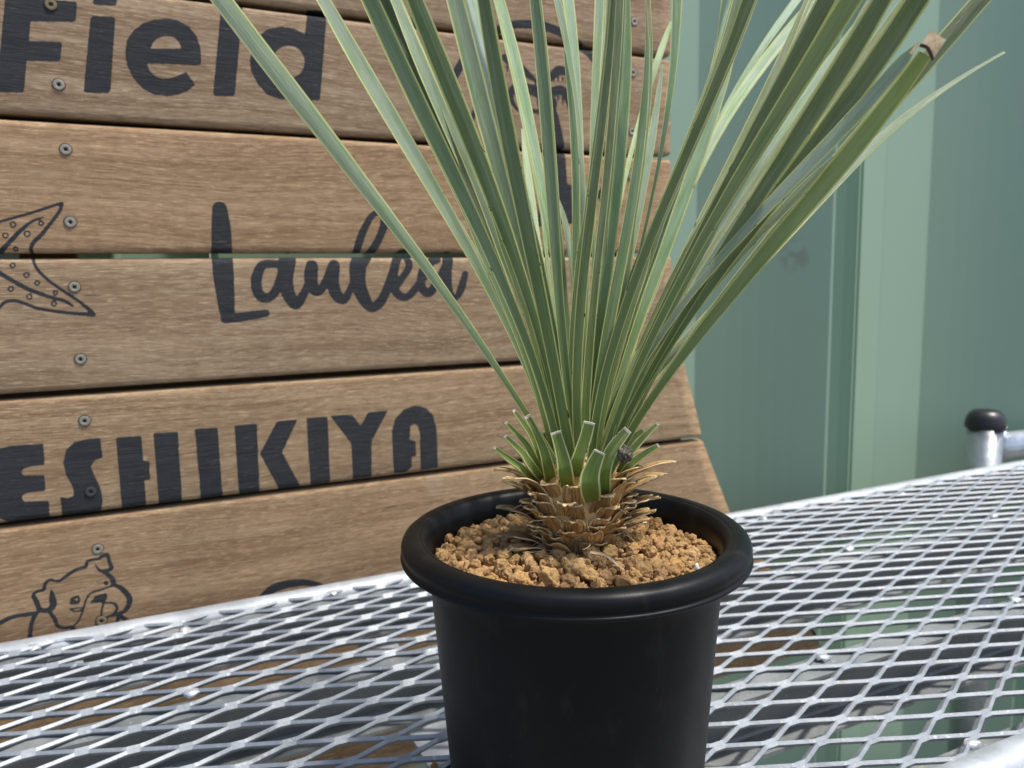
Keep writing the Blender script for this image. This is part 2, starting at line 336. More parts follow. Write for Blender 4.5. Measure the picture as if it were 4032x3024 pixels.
k = N('dark_lava_granule'); o = k.obj(); a = k.noise(o, 700, 5, .75)
k.set(Base_Color=k.mix(k.ramp(a, [(.42, 0.), (.62, 1.)]), (.025, .02, .016), (.30, .26, .19)), Roughness=.95); k.bump(a, .0015); M_LAVA = k.m

def leaf_mat(name, stub=False):
    k = N(name); uv = k.uv(); oi = k.info(); s = k.n('ShaderNodeSeparateXYZ'); k.l(uv, s.inputs[0]); u, v = s.outputs[0], s.outputs[1]
    rnd = k.math('MULTIPLY', oi.outputs['Random'], 50.)
    off = k.n('ShaderNodeCombineXYZ'); k.l(rnd, off.inputs[0]); k.l(rnd, off.inputs[1]); ad = k.n('ShaderNodeVectorMath', operation='ADD'); k.l(uv, ad.inputs[0]); k.l(off.outputs[0], ad.inputs[1]); p = ad.outputs[0]
    st = k.noise(k.mapping(p, (22, 5, 1)), 1.0, 4, .6); st2 = k.noise(k.mapping(p, (60, 9, 1)), 1.0, 3, .7)
    bl = k.noise(k.mapping(p, (1.2, 26, 1)), 1.0, 4, .62); sp = k.noise(k.mapping(p, (9, 260, 1)), 1, 3, .6)
    base = oi.outputs['Color']
    c = k.mix(k.ramp(st, [(.3, 0.), (.7, 1.)]), k.mix(1., base, (.80, .84, .80), 'MULTIPLY'), k.mix(1., base, (1.18, 1.14, 1.18), 'MULTIPLY'))
    c = k.mix(k.math('MULTIPLY', k.ramp(bl, [(.48, 0.), (.62, 1.)]), .55), c, k.mix(1., base, (.62, .80, .38), 'MULTIPLY'))
    c = k.mix(k.math('MULTIPLY', k.ramp(st2, [(.30, .8), (.40, 0.)]), .55), c, k.mix(1., base, (.5, .55, .5), 'MULTIPLY'))
    c = k.mix(k.math('MULTIPLY', k.ramp(k.noise(k.mapping(p, (14, 500, 1)), 1, 2, .5), [(.70, 0.), (.76, 1.)]), .35), c, (.45, .52, .42))
    c = k.mix(k.math('MULTIPLY', k.ramp(k.noise(k.mapping(p, (2.6, 12, 1)), 1, 4, .6), [(.45, 0.), (.68, 1.)]), .42 if not stub else .06), c, (.40, .49, .37))
    # base of the leaf turns fresh green
    bs = k.ramp(v, [(.0, 1.), (.04 if not stub else .012, .8), (.15 if not stub else .045, 0.)]); c = k.mix(k.math('MULTIPLY', bs, .85), c, (.19, .275, .048))
    e = k.math('ABSOLUTE', k.math('SUBTRACT', u, .5))
    ew = k.math('ADD', e, k.math('MULTIPLY', k.math('SUBTRACT', sp, .5), .02))
    ed = k.ramp(ew, [(.39, 0.), (.42, 1.)]); c = k.mix(ed, c, (.70, .71, .31))
    dots = k.math('MULTIPLY', k.ramp(k.noise(k.mapping(p, (2.5, 90, 1)), 1, 3, .7), [(.645, 0.), (.665, 1.)]), k.ramp(e, [(.37, 0.), (.40, 1.)]))
    c = k.mix(k.math('MULTIPLY', dots, k.ramp(v, [(.14, 1.), (.24, 0.)])), c, (.075, .026, .012))
    d2 = k.ramp(k.noise(k.mapping(p, (5, 60, 1)), 1, 3, .6), [(.735, 0.), (.75, 1.)]); c = k.mix(d2, c, (.25, .21, .10))
    k.set(Base_Color=c, Roughness=.40); k.b.inputs['Specular IOR Level'].default_value = .38
    bn = k.bump(k.math('ADD', k.math('MULTIPLY', st, 1.), k.math('MULTIPLY', st2, .7)), .0009, .8)
    tr = k.n('ShaderNodeBsdfTranslucent'); k.l(k.mix(1., c, (1.35, 1.45, .55), 'MULTIPLY'), tr.inputs[0])
    ms = k.n('ShaderNodeMixShader'); ms.inputs[0].default_value = .24 if not stub else .05
    k.l(k.b.outputs[0], ms.inputs[1]); k.l(tr.outputs[0], ms.inputs[2]); k.l(ms.outputs[0], k.out.inputs[0]); return k.m
M_LEAF = leaf_mat('leaf_blade'); M_STUB = leaf_mat('cut_leaf_base', True)
k = N('white_pith'); o = k.obj(); a = k.noise(o, 1500, 3); k.set(Base_Color=k.mix(a, (.42, .38, .25), (.74, .70, .56)), Roughness=.9); k.bump(a, .0008); M_PITH = k.m
def dry_mat():
    k = N('dry_leaf_sheath'); uv = k.uv(); oi = k.info(); s = k.n('ShaderNodeSeparateXYZ'); k.l(uv, s.inputs[0]); u, v = s.outputs[0], s.outputs[1]
    off = k.n('ShaderNodeCombineXYZ'); k.l(k.math('MULTIPLY', oi.outputs['Random'], 50.), off.inputs[0]); ad = k.n('ShaderNodeVectorMath', operation='ADD'); k.l(uv, ad.inputs[0]); k.l(off.outputs[0], ad.inputs[1]); p = ad.outputs[0]
    st = k.noise(k.mapping(p, (16, 1.2, 1)), 1, 4, .65, .3); f = k.noise(k.mapping(p, (60, 2.5, 1)), 1, 3, .7); m = k.noise(k.mapping(p, (3, 5, 1)), 1, 4, .6)
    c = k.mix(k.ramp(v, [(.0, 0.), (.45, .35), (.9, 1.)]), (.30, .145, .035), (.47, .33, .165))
    c = k.mix(k.ramp(st, [(.40, .85), (.55, 0.)]), c, (.105, .055, .022)); c = k.mix(k.math('MULTIPLY', k.ramp(m, [(.5, 0.), (.65, 1.)]), .5), c, (.16, .105, .05))
    c = k.mix(k.math('MULTIPLY', k.ramp(f, [(.55, 0.), (.7, 1.)]), .6), c, (.62, .48, .27))
    e = k.math('ABSOLUTE', k.math('SUBTRACT', u, .5)); ed = k.math('MAXIMUM', k.ramp(e, [(.43, 0.), (.48, 1.)]), k.ramp(v, [(.90, 0.), (.97, 1.)]))
    c = k.mix(k.math('MULTIPLY', ed, .75), c, (.66, .54, .33)); c = k.mix(1., c, oi.outputs['Color'], 'MULTIPLY')
    k.set(Base_Color=c, Roughness=.75); k.b.inputs['Specular IOR Level'].default_value = .25
    k.bump(k.math('ADD', k.math('MULTIPLY', st, 1.), k.math('MULTIPLY', f, .6)), .0012, 1.); return k.m
M_DRY = dry_mat()
k = N('dry_tan_tip'); o = k.obj(); a = k.noise(o, 260, 4, .7); k.set(Base_Color=k.mix(k.ramp(a, [(.4, 0.), (.62, 1.)]), (.36, .24, .12), (.62, .47, .28)), Roughness=.7); M_TAN = k.m
k = N('dark_scar'); k.set(Base_Color=(.06, .025, .015), Roughness=.7); M_SCAR = k.m
k = N('screw_steel'); o = k.obj(); a = k.noise(o, 500, 4); k.set(Base_Color=k.mix(a, (.25, .225, .175), (.38, .35, .29)), Metallic=.35, Roughness=.5); M_SCREW = k.m
k = N('screw_shadow_gap'); k.set(Base_Color=(.022, .015, .011), Roughness=.9); M_GAP = k.m  # painted shade for the screw recess and drive hole
k = N('painted_screw'); k.set(Base_Color=(.04, .043, .047), Roughness=.7); M_PSCREW = k.m
k = N('rusty_screw'); o = k.obj(); a = k.noise(o, 400, 4); k.set(Base_Color=k.mix(a, (.10, .075, .04), (.28, .22, .12)), Roughness=.7); M_RSCREW = k.m
k = N('concrete'); o = k.obj(); a = k.noise(o, 6, 6, .7); k.set(Base_Color=k.mix(a, (.12, .115, .105), (.19, .185, .175)), Roughness=.9); k.bump(k.noise(o, 120, 5), .002); M_CONC = k.m

# ------------------------------------------------------------------ ground
GZ = -.85
g = mesh_obj('ground', [(-40, -40, GZ), (40, -40, GZ), (40, 40, GZ), (-40, 40, GZ)], [(0, 1, 2, 3)], M_CONC, smooth=False); tag(g, 'pale concrete ground under the table', None, kind='structure')

# ------------------------------------------------------------------ green steel fence behind
fence = thing('metal_fence', 'sage green ribbed steel fence standing behind the wooden sign', 'fence', (.7, .93, GZ))
PER = .513
def fence_profile(x0):
    # bright flat strip, wide leaning face, rolled lip turning in to the joint
    P = [(x0-.003, .990), (x0, .957), (x0+.003, .9515), (x0+.059, .9553), (x0+.0605, .955), (x0+.170, .955), (x0+.1725, .9545)]
    for i in range(1, 9): t = i/8; P.append((x0+.1725+.1700*t, .9545-.1000*t+.006*math.sin(math.pi*t)))
    P += [(x0+a-.036, b-.0300) for a, b in ((.381, .8836), (.3845, .8852), (.387, .892), (.388, .920), (.393, .9275), (.404, .9290), (.416, .9265), (.427, .921), (.437, .9125), (.444, .9015), (.446, .897), (.448, .897), (.449, .905))]+[(x0+.414, .990), (x0+.509, .9902)]
    return P
for kx in range(-3, 4):
    P = fence_profile(1.093+kx*PER); n = len(P); th = .0012
    v = [(x, y, GZ) for x, y in P]+[(x, y, 1.45) for x, y in P]+[(x, y+th, GZ) for x, y in P]+[(x, y+th, 1.45) for x, y in P]
    f = [(i, i+1, n+i+1, n+i) for i in range(n-1)]+[(2*n+i+1, 2*n+i, 3*n+i, 3*n+i+1) for i in range(n-1)]+[(n+i, n+i+1, 3*n+i+1, 3*n+i) for i in range(n-1)]
    mesh_obj('fence_panel', v, f, M_FENCE, fence, smooth=False)

# ------------------------------------------------------------------ wooden sign
sign = thing('wooden_sign', 'weathered plank sign with black painted words, starfish, dog and palm tree', 'sign', (.2, BY, -.24))
ZB = [.66, .5485, .4365, .3235, .2045, .0935, -.0175, -.1285, -.24]
edge = [(.70, .560), (.405, .563), (.318, .565), (.199, .583), (.128, .606), (.094, .615), (-.006, .659), (-.229, .837), (-.26, .80)]
def xr(z):
    for (z0, x0), (z1, x1) in zip(edge[:-1], edge[1:]):
        if z1 <= z <= z0: return x0+(x1-x0)*(z0-z)/(z0-z1)
    return .56
tints = [(1.0, .95, .89), (1.02, .98, .92), (1.12, 1.0, .86), (1.03, .99, .91), (1.04, .97, .85), (1.0, .91, .78), (.85, .78, .68), (.80, .74, .65)]
for i in range(len(ZB)-1):
    zt, zb = ZB[i]-.0022, ZB[i+1]+.0022
    if i == 3: zb += .0012
    if i == 2: zt += 0
    rr = .0052; T = .021; prof = []
    for cz, cy, a0 in ((zt-rr, BY+rr, 0), (zt-rr, BY+T-rr, 1), (zb+rr, BY+T-rr, 2), (zb+rr, BY+rr, 3)):
        for q in range(6):
            a = math.pi/2*q/5
            if a0 == 0: prof.append((cy-rr*math.cos(a), cz+rr*math.sin(a)))
            if a0 == 1: prof.append((cy+rr*math.sin(a), cz+rr*math.cos(a)))
            if a0 == 2: prof.append((cy+rr*math.cos(a), cz-rr*math.sin(a)))
            if a0 == 3: prof.append((cy-rr*math.sin(a), cz-rr*math.cos(a)))
    zs = np.linspace(zb+rr, zt-rr, 5)[1:-1]; prof += [(BY, float(z)) for z in zs]
    n = len(prof); xs = list(np.linspace(-.62, 0, 20))+list(np.linspace(.03, 1, 34)); v = []; f = []
    for x in xs:
        for y, z in prof:
            X = x if x <= 0 else x*(xr(z)-.0012*0)
            wv = .0006*noise.noise(Vector((X*5, i*3.7, z*9)))
            v.append((X, y+wv, z+.0006*noise.noise(Vector((X*4, i*9.1, 5 if z > (zt+zb)/2 else 1)))))
    for a in range(len(xs)-1):
        for b in range(n): f.append((a*n+b, (a+1)*n+b, (a+1)*n+(b+1) % n, a*n+(b+1) % n))
    f.append(tuple(range(n))); f.append(tuple(range((len(xs)-1)*n, len(xs)*n))[::-1])
    p = mesh_obj('plank', v, f, M_WOOD, sign); p.parent = None; p.location = (0, 0, 0)
    p.parent = sign; p.matrix_parent_inverse = Matrix.Translation(-sign.location); p.color = (*tints[i], 1)
    if i == 2: p['label'] = 'smoother orange brown plank'
for x0, x1 in ((-.105, -.062+.0), (.475, .515)):
    m = MB(); m.box((x0, BY+.0345, -.235), (x1, BY+.06, .65)); b = m.build('batten', M_BATTEN, sign, False); b.color = (.6, .55, .5, 1)
for zc in (.5485, .4365, .2045, .0935, -.0175, -.1285):
    m = MB(); m.box((-.6, BY+.0218, zc-.016), (xr(zc+.016)-.012, BY+.034, zc+.016)); b = m.build('backing_strip', M_BATTEN, sign, False); b.color = (.18, .15, .13, 1)
def screw(x, y, mat, rot):
    p = on_y(x, y, BY)
    r = .0045
    m = MB(); n = 28
    # dark countersink ring lying flat on the wood, recess shade painted as colour
    v = []; f = []
    for k in range(n):
        a = 2*math.pi*k/n
        v += [(p.x+math.cos(a)*(r+.0006), BY-.0004, p.z+math.sin(a)*(r+.0006)+.0002), (p.x+math.cos(a)*(r-.0002), BY-.0005, p.z+math.sin(a)*(r-.0002))]
    for k in range(n): f.append((2*k, 2*((k+1) % n), 2*((k+1) % n)+1, 2*k+1))
    hd = mesh_obj('countersink_shade', v, f, M_GAP, sign)
    # head: ring with a square drive hole going in
    v = []; f = []; s = .0015; h = BY-.0011
    sq = []
    for k in range(n):
        a = 2*math.pi*k/n; q = max(abs(math.cos(a)), abs(math.sin(a))); sx, sz = s*math.cos(a)/q, s*math.sin(a)/q
        ca, sa = math.cos(rot), math.sin(rot); sx, sz = sx*ca-sz*sa, sx*sa+sz*ca; sq.append((sx, sz))
    off = int(round(rot/(2*math.pi)*n))
    for rad, yy in ((r, BY-.0003), (r*.97, h+.0002), (r*.85, h)):
        v += [(p.x+rad*math.cos(2*math.pi*k/n), yy, p.z+rad*math.sin(2*math.pi*k/n)) for k in range(n)]
    v += [(p.x+sq[(k-off) % n][0]*1.25, h, p.z+sq[(k-off) % n][1]*1.25) for k in range(n)]
    v += [(p.x+sq[(k-off) % n][0], h+.0003, p.z+sq[(k-off) % n][1]) for k in range(n)]
    v += [(p.x+sq[(k-off) % n][0], h+.0007, p.z+sq[(k-off) % n][1]) for k in range(n)]
    for L in range(5):
        for k in range(n): f.append((L*n+k, L*n+(k+1) % n, (L+1)*n+(k+1) % n, (L+1)*n+k))
    mi = [0]*(n*5); v.append((p.x, h+.0007, p.z)); c = len(v)-1
    for k in range(n): f.append((5*n+k, 5*n+(k+1) % n, c)); mi.append(1)
    o = mesh_obj('screw', v, f, [mat, M_GAP], sign, smooth=False, mi=mi)
    hd.parent = o; hd.location = (0, 0, 0)
D = 4032/2212
for j, (x, y) in enumerate(((110,10),(127,183),(142,323),(152,480),(161,620),(174,776),(183,909),(196,1062),(211,1186),(219,1341),(1370,47),(1367,157),(1365,284),(1363,380))):
    screw(x*D, y*D, M_PSCREW if j in (7,) else M_RSCREW if j in (0, 9) else M_SCREW, [.1, .25, 0, .7, 0, .65, .3, .1, .1, .5, .3, 0, .2, .6][j])

# ------------------------------------------------------------------ expanded metal table
table = thing('metal_table', 'galvanized table with an expanded diamond mesh top under the black pot', 'table', (.45, .51, GZ))
L_, S_ = .0610, .0252; OX, OY = 1.65788*CAMH, 1.8208*CAMH
X0, X1, Y0, Y1 = -.42, 1.55, .283, .722
m = MB(); hexp = [(.0010, .0009), (0, .0013), (-.0010, .0009), (-.0010, -.0009), (0, -.0013), (.0010, -.0009)]
hexp = [(.0010, .0019), (-.0010, .0019), (-.0014, .0014), (-.0014, -.0017), (.0010, -.0019), (.0014, -.0012)]
def wob(x, y): return .0009*noise.noise(Vector((x*9, y*9, .3)))
hexp = [(.0012, .0023), (-.0012, .0023), (-.0016, .0018), (-.0016, -.0020), (.0012, -.0023), (.0016, -.0018)]
for r_ in range(-60, 60):
    ylo, yhi = OY+r_*S_/2, OY+(r_+1)*S_/2
    if not (Y0-.004 < ylo and yhi < Y1+.004): continue
    cen = []
    for a in range(-90, 90):
        cx = OX+a*L_/2
        if not (X0 < cx < X1): continue
        cx += .0005*noise.noise(Vector((cx*70, r_*3.1, 2)))
        low = (a+r_) % 2 == 0                     # this knuckle sits on the lower row
        y = ylo+.00095 if low else yhi-.00095; zz = .0008 if low else -.0008; zz += wob(cx, y)
        for d_ in (-.0040, 0, .0040): cen.append(Vector((cx+d_, y, zz)))
        if low:
            yb = ylo; sd = Vector((0, math.cos(.70), math.sin(.70))); u = Vector((0, -math.sin(.70), math.cos(.70)))
            m.sweep([(Vector((cx+t*.0058, yb, wob(cx, yb)+.0002)), sd, u, s1, .5) for t, s1 in ((-1, .55), (-.7, 1.15), (0, 1.3), (.7, 1.15), (1, .55))], [(.0019, .0022), (-.0019, .0022), (-.0021, 0), (-.0019, -.0022), (.0019, -.0022), (.0021, 0)])
        cen.append(None)
    pts = []
    for i, p in enumerate(cen):
        if p is not None: pts.append(p); continue
        if i+1 < len(cen):
            q0, q1 = cen[i-1], cen[i+1]
            for t in (.06, .5, .94): e_ = t if t == .5 else (.035 if t < .5 else .965); pts.append(Vector((q0.x+(q1.x-q0.x)*t, q0.y+(q1.y-q0.y)*e_, q0.z+(q1.z-q0.z)*e_)))
    PP = []
    for i, p in enumerate(pts):
        t = (pts[min(i+1, len(pts)-1)]-pts[max(i-1, 0)]).normalized(); s2 = Vector((0, 0, 1)).cross(t).normalized(); uu = t.cross(s2)
        al = -.75; PP.append((p, s2*math.cos(al)-uu*math.sin(al), uu*math.cos(al)+s2*math.sin(al), 1.0, 1.0))
    m.sweep(PP, hexp)
mesh = m.build('expanded_mesh', M_MESH, table, False); mesh['label'] = 'diamond mesh sheet of bright galvanized strands'
def rail(y, z, r, name, xx=(-.6, 1.6)):
    m = MB(); m.tube([Vector((x, y, z+.0004*math.sin(x*7))) for x in np.linspace(*xx, 30)], r, 28); return m.build(name, M_GALV, table)
rail(.7285, -.0085, .0125, 'back_rail'); rail(.2725, -.010, .0145, 'front_rail')
def chan(y, name, w_=.026, h_=.050, t=.0028, z=-.0022):
    # C channel opening towards the front: web at the back
    P = [(y-w_, z), (y-.003, z), (y-.0008, z-.0008), (y, z-.003), (y, z-h_+.003), (y-.0008, z-h_+.0008), (y-.003, z-h_), (y-w_, z-h_), (y-w_, z-h_+t), (y-.0045, z-h_+t), (y-t, z-h_+t+.002), (y-t, z-t-.002), (y-.0045, z-t), (y-w_, z-t)]
    m = MB(); n = len(P); xs = np.linspace(-.58, 1.58, 40)
    v = [(x, py, pz+.0005*math.sin(x*11+y*20)) for x in xs for py, pz in P]; f = []
    for a in range(len(xs)-1):
        for b in range(n): f.append((a*n+b, a*n+(b+1) % n, (a+1)*n+(b+1) % n, (a+1)*n+b))
    m.add(v, f); return m.build(name, M_GALV2, table, smooth=False)
chan(.5757, 'cross_channel'); chan(.4205, 'cross_channel'); chan(.7165, 'cross_channel', .022, .040)
m = MB(); m.box((-.58, .286, -.053), (1.58, .339, -.0502)); m.box((-.58, .2832, -.0500), (1.58, .2858, -.012)); m.build('front_flange', M_GALV2, table, False)
for xa, xb in ((.157, .192), (.318, .346)):
    m = MB(); m.box((xa, .30, -.0585), (xb, .735, -.0555)); m.build('strap', M_GALV, table, False)
for x in (-.55, 1.42):
    for y in (.30, .70):
        m = MB(); m.tube([Vector((x, y, -.012)), Vector((x, y, GZ))], .0135, 20); m.build('leg', M_GALV, table)
def blob(name, c, r, mat, seed, parent=None, sub=2, amp=.35, sq=(1, 1, 1), fr=1.6):
    bm = bmesh.new(); bmesh.ops.create_icosphere(bm, subdivisions=sub, radius=1)
    for q in bm.verts:
        d = q.co.copy(); k_ = 1+amp*noise.noise(d*fr+Vector((seed*3.1, seed, 0)))+amp*.5*noise.noise(d*fr*2.7+Vector((0, seed*1.7, 5)))
        q.co = Vector((d.x*sq[0], d.y*sq[1], d.z*sq[2]))*k_*r
    me = bpy.data.meshes.new(name); bm.to_mesh(me); bm.free(); me.materials.append(mat); me.polygons.foreach_set('use_smooth', [True]*len(me.polygons))
    o = bpy.data.objects.new(name, me); COL.objects.link(o); o.location = c
    if parent: o.parent = parent; o.location = Vector(c)-parent.location
    return o
for j, (x, y) in enumerate(((753,2730),(3237,2592),(3821,2933),(4000,2365),(3910,2035),(3346,2160),(1310,2337),(134,2555),(728,2481),(3554,1948),(3004,2046),(3337,2164),(2560,2300),(300,2620))):
    p = on_z(x, y, .0); blob('weld', p+Vector((0, 0, .0006)), .0048 if p.y < .6 else .0042, M_ZINC, j, table, 2, .7, (1.3, 1., .55), 2.4)

# ------------------------------------------------------------------ post with black cap
pc = Vector((1.207, .79, 0))
post = thing('pipe_post', 'galvanized round post with a black dome cap behind the table at right', 'post', (pc.x, pc.y, GZ))
m = MB(); m.tube([Vector((pc.x, pc.y, GZ)), Vector((pc.x, pc.y, .055))], .0265, 36); m.build('pole', galv('galvanized_pole', (.30, .33, .34), .8, .34), post)
m = MB(); m.lathe([(.0272, .046), (.0295, .0465), (.0302, .049), (.0300, .055), (.0283, .063), (.0245, .070), (.019, .0745), (.0175, .0752), (.010, .0765), (.0, .0768)], (pc.x, pc.y, 0), 40); m.build('cap', M_CAP, post)
m = MB(); m.tube([Vector((pc.x+.022, pc.y-.006, .014)), Vector((pc.x+.5, pc.y-.03, .014))], .0215, 28); m.build('rail', M_ZINC, post)
blob('weld', (pc.x+.024, pc.y-.012, .030), .010, M_ZINC, 3, post, 3, .5)

# ------------------------------------------------------------------ pot
PC = Vector((.191, .341, 0)); RZ = .1635
pot = thing('plant_pot', 'round black plastic plant pot with a thick rolled rim', 'pot', (PC.x, PC.y, .0015))
prof_out = [(.0, .0016), (.058, .0016), (.0640, .0018), (.0655, .004), (.0670, .02), (.0694, .055), (.0727, .10), (.0756, .140), (.0762, .1515), (.0767, .1520), (.0790, .1529), (.0838, .1532), (.0872, .1532)]
prof_rim = [(.0893, .1536), (.0902, .1542), (.0905, .1551), (.0899, .1558), (.0891, .1562), (.0894, .1572), (.0900, .1590), (.0899, .1612), (.0890, .1633), (.0873, .1647), (.0851, .1654), (.0826, .1656), (.0809, .16525), (.0803, .16480), (.0799, .16505), (.0787, .1645), (.0770, .1629), (.0758, .1606), (.0750, .1575), (.0743, .152), (.0736, .146), (.0722, .130), (.0700, .10), (.0690, .08)]
m = MB(); m.lathe(prof_out+prof_rim[:1], (PC.x, PC.y, 0), 128); m.build('body', M_POT, pot)
m = MB(); m.lathe(prof_rim, (PC.x, PC.y, 0), 128); m.build('rim', M_POT, pot)

# ------------------------------------------------------------------ clay granules
soil = thing('clay_soil', 'coarse orange tan clay granules filling the black pot', 'soil', (PC.x, PC.y, .14))
ST = Vector((.194, .342, 0))       # stem axis
def surf(x, y):
    r = math.hypot(x-PC.x, y-PC.y); return .1508+.0060*(1-(r/.074)**2)+.0022*noise.noise(Vector((x*45, y*45, 0)))
m = MB(); v = []; f = []; nr, na = 26, 90
for i in range(nr+1):
    for j in range(na):
        a = 2*math.pi*j/na; r = .0735*i/nr; x, y = PC.x+r*math.cos(a), PC.y+r*math.sin(a); v.append((x, y, surf(x, y)-.0045+.0012*noise.noise(Vector((x*400, y*400, 0)))))
for i in range(nr):
    for j in range(na): f.append((i*na+j, i*na+(j+1) % na, (i+1)*na+(j+1) % na, (i+1)*na+j))
m.add(v, f); b = m.build('soil_bed', M_CLAY, soil); b['kind'] = 'stuff'; b.color = (.55, .5, .45, 1)
protos = []
for s_ in range(16):
    bm = bmesh.new(); bmesh.ops.create_icosphere(bm, subdivisions=4, radius=1)
    rs = np.random.default_rng(100+s_); planes = []
    for _ in range(9):
        d = Vector(rs.normal(size=3)).normalized(); planes.append((d, rs.uniform(.66, .93)))
    sq = Vector((rs.uniform(.85, 1.2), rs.uniform(.8, 1.05), rs.uniform(.7, .95)))
    for q in bm.verts:
        d = q.co.normalized(); r = 1+.30*noise.noise(d*1.3+Vector((s_*7, 0, 0)))
        p = d*r
        for n_, h_ in planes:
            t = p.dot(n_)
            if t > h_: p -= n_*(t-h_)*.88
        p += d*(.20*noise.noise(p*2.6+Vector((0, s_*5, 0)))+.11*noise.noise(p*5.5+Vector((s_, 0, 3)))+.06*noise.noise(p*12+Vector((0, 0, s_))))
        q.co = Vector((p.x*sq.x, p.y*sq.y, p.z*sq.z))*.0055
    me = bpy.data.meshes.new('granule'); bm.to_mesh(me); bm.free(); me.materials.append(M_CLAY); me.polygons.foreach_set('use_smooth', [True]*len(me.polygons)); protos.append(me)
placed = []
def try_place(n, r0, r1, gap, lift):
    c = 0; t = 0
    while c < n and t < 20000:
        t += 1; r = rng.uniform(r0, r1); a = rng.uniform(0, 2*math.pi); rad = math.sqrt(rng.uniform(0, 1))*(.0735-r*.95)
        x, y = PC.x+rad*math.cos(a), PC.y+rad*math.sin(a)
        if math.hypot(x-ST.x, y-ST.y) < .0150+r*.6: continue
        if any((x-q[0])**2+(y-q[1])**2 < ((r+q[2])*gap)**2 for q in placed): continue
        placed.append((x, y, r, surf(x, y)+r*lift+rng.uniform(-.0008, .0010))); c += 1
try_place(18, .0048, .0062, .90, .05); try_place(96, .0034, .0048, .84, .10); try_place(170, .0018, .0032, .66, .30)
for (x, y, r, z) in placed[:300]:
    o = bpy.data.objects.new('granule', protos[rng.integers(16)]); COL.objects.link(o); o.parent = soil
    o.location = Vector((x, y, z))-soil.location; o.rotation_euler = tuple(rng.uniform(0, 6.28, 3)); s_ = r/.0055; o.scale = (s_, s_, s_)
    t = rng.uniform(.86, 1.10); o.color = (t, t*rng.uniform(.95, 1.04), t*rng.uniform(.88, 1.05), 1)
m = MB(); src = []
for pm in protos[:5]: src.append((np.array([tuple(q.co) for q in pm.vertices][:162]), None))
bm = bmesh.new(); bmesh.ops.create_icosphere(bm, subdivisions=2, radius=1); bv = np.array([tuple(q.co) for q in bm.verts]); bf = [tuple(q.index for q in ff.verts) for ff in bm.faces]; bm.free()
for j in range(1100):
    a = rng.uniform(0, 6.283); rad = math.sqrt(rng.uniform(0, 1))*.0725; x, y = PC.x+rad*math.cos(a), PC.y+rad*math.sin(a); r = rng.uniform(.0012, .0027)
    sc_ = 1+.22*np.sin(bv@rng.normal(size=3)*3+j)+.16*np.sin(bv@rng.normal(size=3)*6+2*j); P = bv*sc_[:, None]*rng.uniform(.7, 1.1, 3)*r+np.array([x, y, surf(x, y)-.0010+rng.uniform(-.0012, .0012)]); m.add(P, bf)
b = m.build('small_granules', M_CLAY, soil); b['kind'] = 'stuff'

